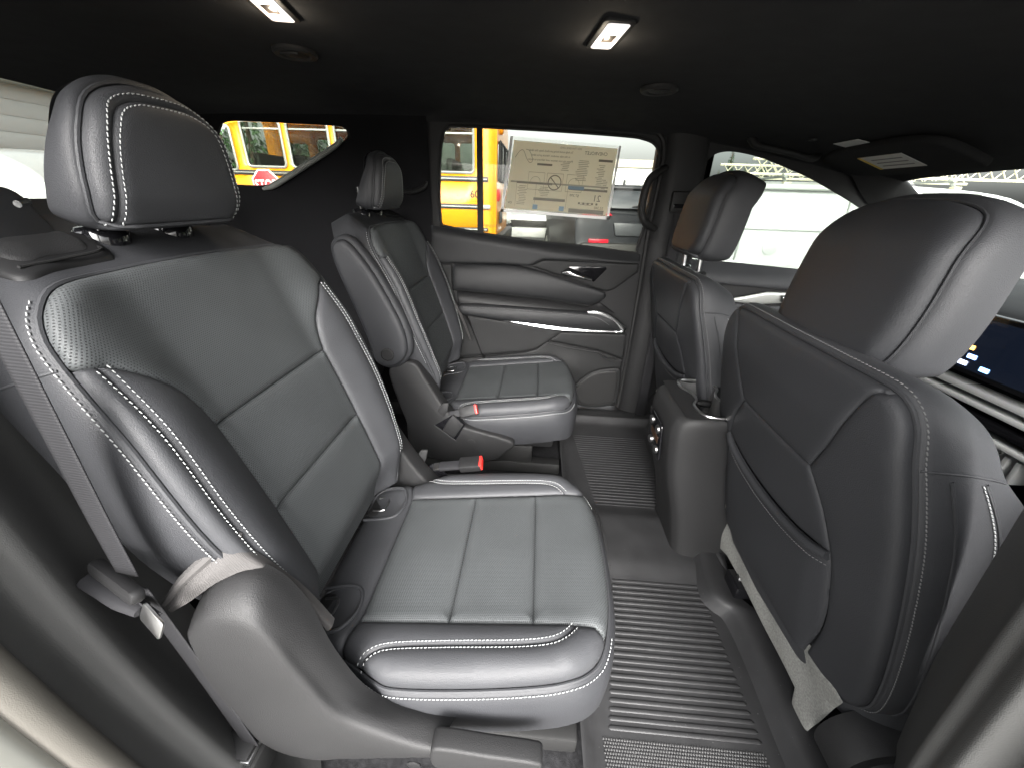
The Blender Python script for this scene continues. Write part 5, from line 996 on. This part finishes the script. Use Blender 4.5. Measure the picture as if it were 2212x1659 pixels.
# ================================================================== price sticker on the far rear window
lab = thing('window_sticker', (.06, .757, 1.0), 'large translucent price sticker on the far rear window, its print reversed', 'sticker')
pm = bpy.data.materials.new('sticker_paper'); pm.use_nodes = True; nt = pm.node_tree; nt.nodes.clear(); o_ = nt.nodes.new('ShaderNodeOutputMaterial'); d_ = nt.nodes.new('ShaderNodeBsdfDiffuse'); t_ = nt.nodes.new('ShaderNodeBsdfTranslucent'); x_ = nt.nodes.new('ShaderNodeMixShader')
d_.inputs[0].default_value = (.80, .78, .70, 1); t_.inputs[0].default_value = (.96, .94, .84, 1); x_.inputs[0].default_value = .88; nt.links.new(d_.outputs[0], x_.inputs[1]); nt.links.new(t_.outputs[0], x_.inputs[2]); nt.links.new(x_.outputs[0], o_.inputs[0])
fl_ = Frame((.062, .7525, 1.142), (1, 0, -.035), (.07, 0, 1)); 
sh_ = prism('paper_sheet', [(-.205, -.118), (.220, -.118), (.215, .122), (-.190, .128)], fl_, .0015, .0019, pm, lab, 0)
prism('clear_sleeve', [(-.222, -.132), (.232, -.132), (.226, .132), (-.206, .140)], fl_, .0005, .0008, glass_mat('sleeve', (.85, .85, .83), .8), lab, 0)
edge_m = mat('white_sleeve_edge', (.8, .8, .78), .6)
for P in ([(-.222, -.132), (.232, -.132), (.231, -.120), (-.221, -.120)], [(-.222, -.132), (-.206, .140), (-.196, .140), (-.210, -.132)], [(.222, -.132), (.232, -.132), (.226, .132), (.218, .132)]): prism('sleeve_edge', P, fl_, .0020, .0024, edge_m, lab, 0)
g1 = mat('grey_ink', (.22, .21, .18), .8, .1); g2 = mat('pale_ink', (.42, .40, .33), .8, .1); blu = mat('blue_ink', (.22, .30, .36), .8, .1); D0 = .0026
nbar = [0]
def bar(u0, u1, v0, v1, m):
    nbar[0] += 1; prism('print_bar', [(u0, v0), (u1, v0), (u1, v1), (u0, v1)], fl_, D0-.0004, D0+nbar[0]*8e-6, m, sh_, 0)
def T(s, size, u, v, m, mirror=True): return text_obj(s, size, fl_, u, v, D0+.0016, m, sh_, mirror)
T('CHEVROLET', .016, .135, .100, g1); T('2024 TRAVERSE AWD', .009, .035, .112, g2)
for k, s in enumerate(('To help avoid being pinched, keep this label', 'in the side window. Vehicle price label', 'Please do not remove until delivery to buyer')): T(s, .0098, -.040, .098-k*.0155, g1)
bar(.150, .205, .074, .082, g1); bar(-.09, -.03, .048, .055, g1); bar(-.19, .205, -.018, -.012, g2); bar(.05, .205, -.032, -.024, g1); bar(-.165, -.02, -.020, -.013, g1); bar(-.09, .04, -.078, -.068, g1); bar(.06, .205, -.116, -.100, g1)
for u in (-.165, -.085, .045): bar(u, u+.0012, -.105, -.02, g2)
for u0 in (-.12, -.045, .035):    # the three pictogram frames
    for q in ((u0, u0+.066, .022, .0235), (u0, u0+.066, -.040, -.0385), (u0, u0+.0012, -.04, .0235), (u0+.0648, u0+.066, -.04, .0235)): bar(*q, g2)
tube('no_sign', fl_.pt(.0-.012+.026*np.cos(np.linspace(0, 2*np.pi, 28)[:-1]), -.010+.026*np.sin(np.linspace(0, 2*np.pi, 28)[:-1]), D0+.001), .0022, g1, sh_, 6, 0, closed=True); tube('no_sign', fl_.pt(np.array([-.030, .006]), np.array([.008, -.028]), D0+.001), .0022, g1, sh_, 6, 0)
for a, b, c in ((-.09, .008, .02), (.066, .008, .022)): tube('pictogram_line', fl_.pt(a+c*np.cos(np.linspace(0, 3.1, 9)), b-.02+c*np.sin(np.linspace(0, 3.1, 9)), D0), .0008, g2, sh_, 5, 0)
tube('care_drawing', fl_.pt(np.array([-.180, -.165, -.150, -.135, -.12, -.110, -.125, -.14]), np.array([.070, .092, .096, .070, .055, .065, .095, .10]), D0), .0008, g1, sh_, 5, 3)
T('21', .034, .168, -.058, g1); T('$7,399', .014, .075, -.052, g1); T('52,360', .014, .182, -.092, g1); T('OV', .012, -.186, -.094, g1)
for blk_u, blk_v, w_, n_ in ((.09, .072, .05, 12), (.165, .060, .035, 12), (.02, .060, .04, 5), (-.14, -.03, .04, 9), (-.05, -.03, .05, 6), (.13, -.078, .06, 2), (-.14, -.085, .04, 3), (.185, .01, .03, 7)):
    for k in range(n_): bar(blk_u-w_/2+rng.uniform(0, .012), blk_u+w_/2-rng.uniform(0, .01), blk_v-k*.0062, blk_v-k*.0062+.0022, g2)
for k in range(5): bar(.095+k*.018, .103+k*.018, -.082, -.075, g1)
bar(.02, .04, -.113, -.095, blu); bar(-.09, -.07, -.113, -.095, blu); bar(.045, .11, -.030, -.018, blu)
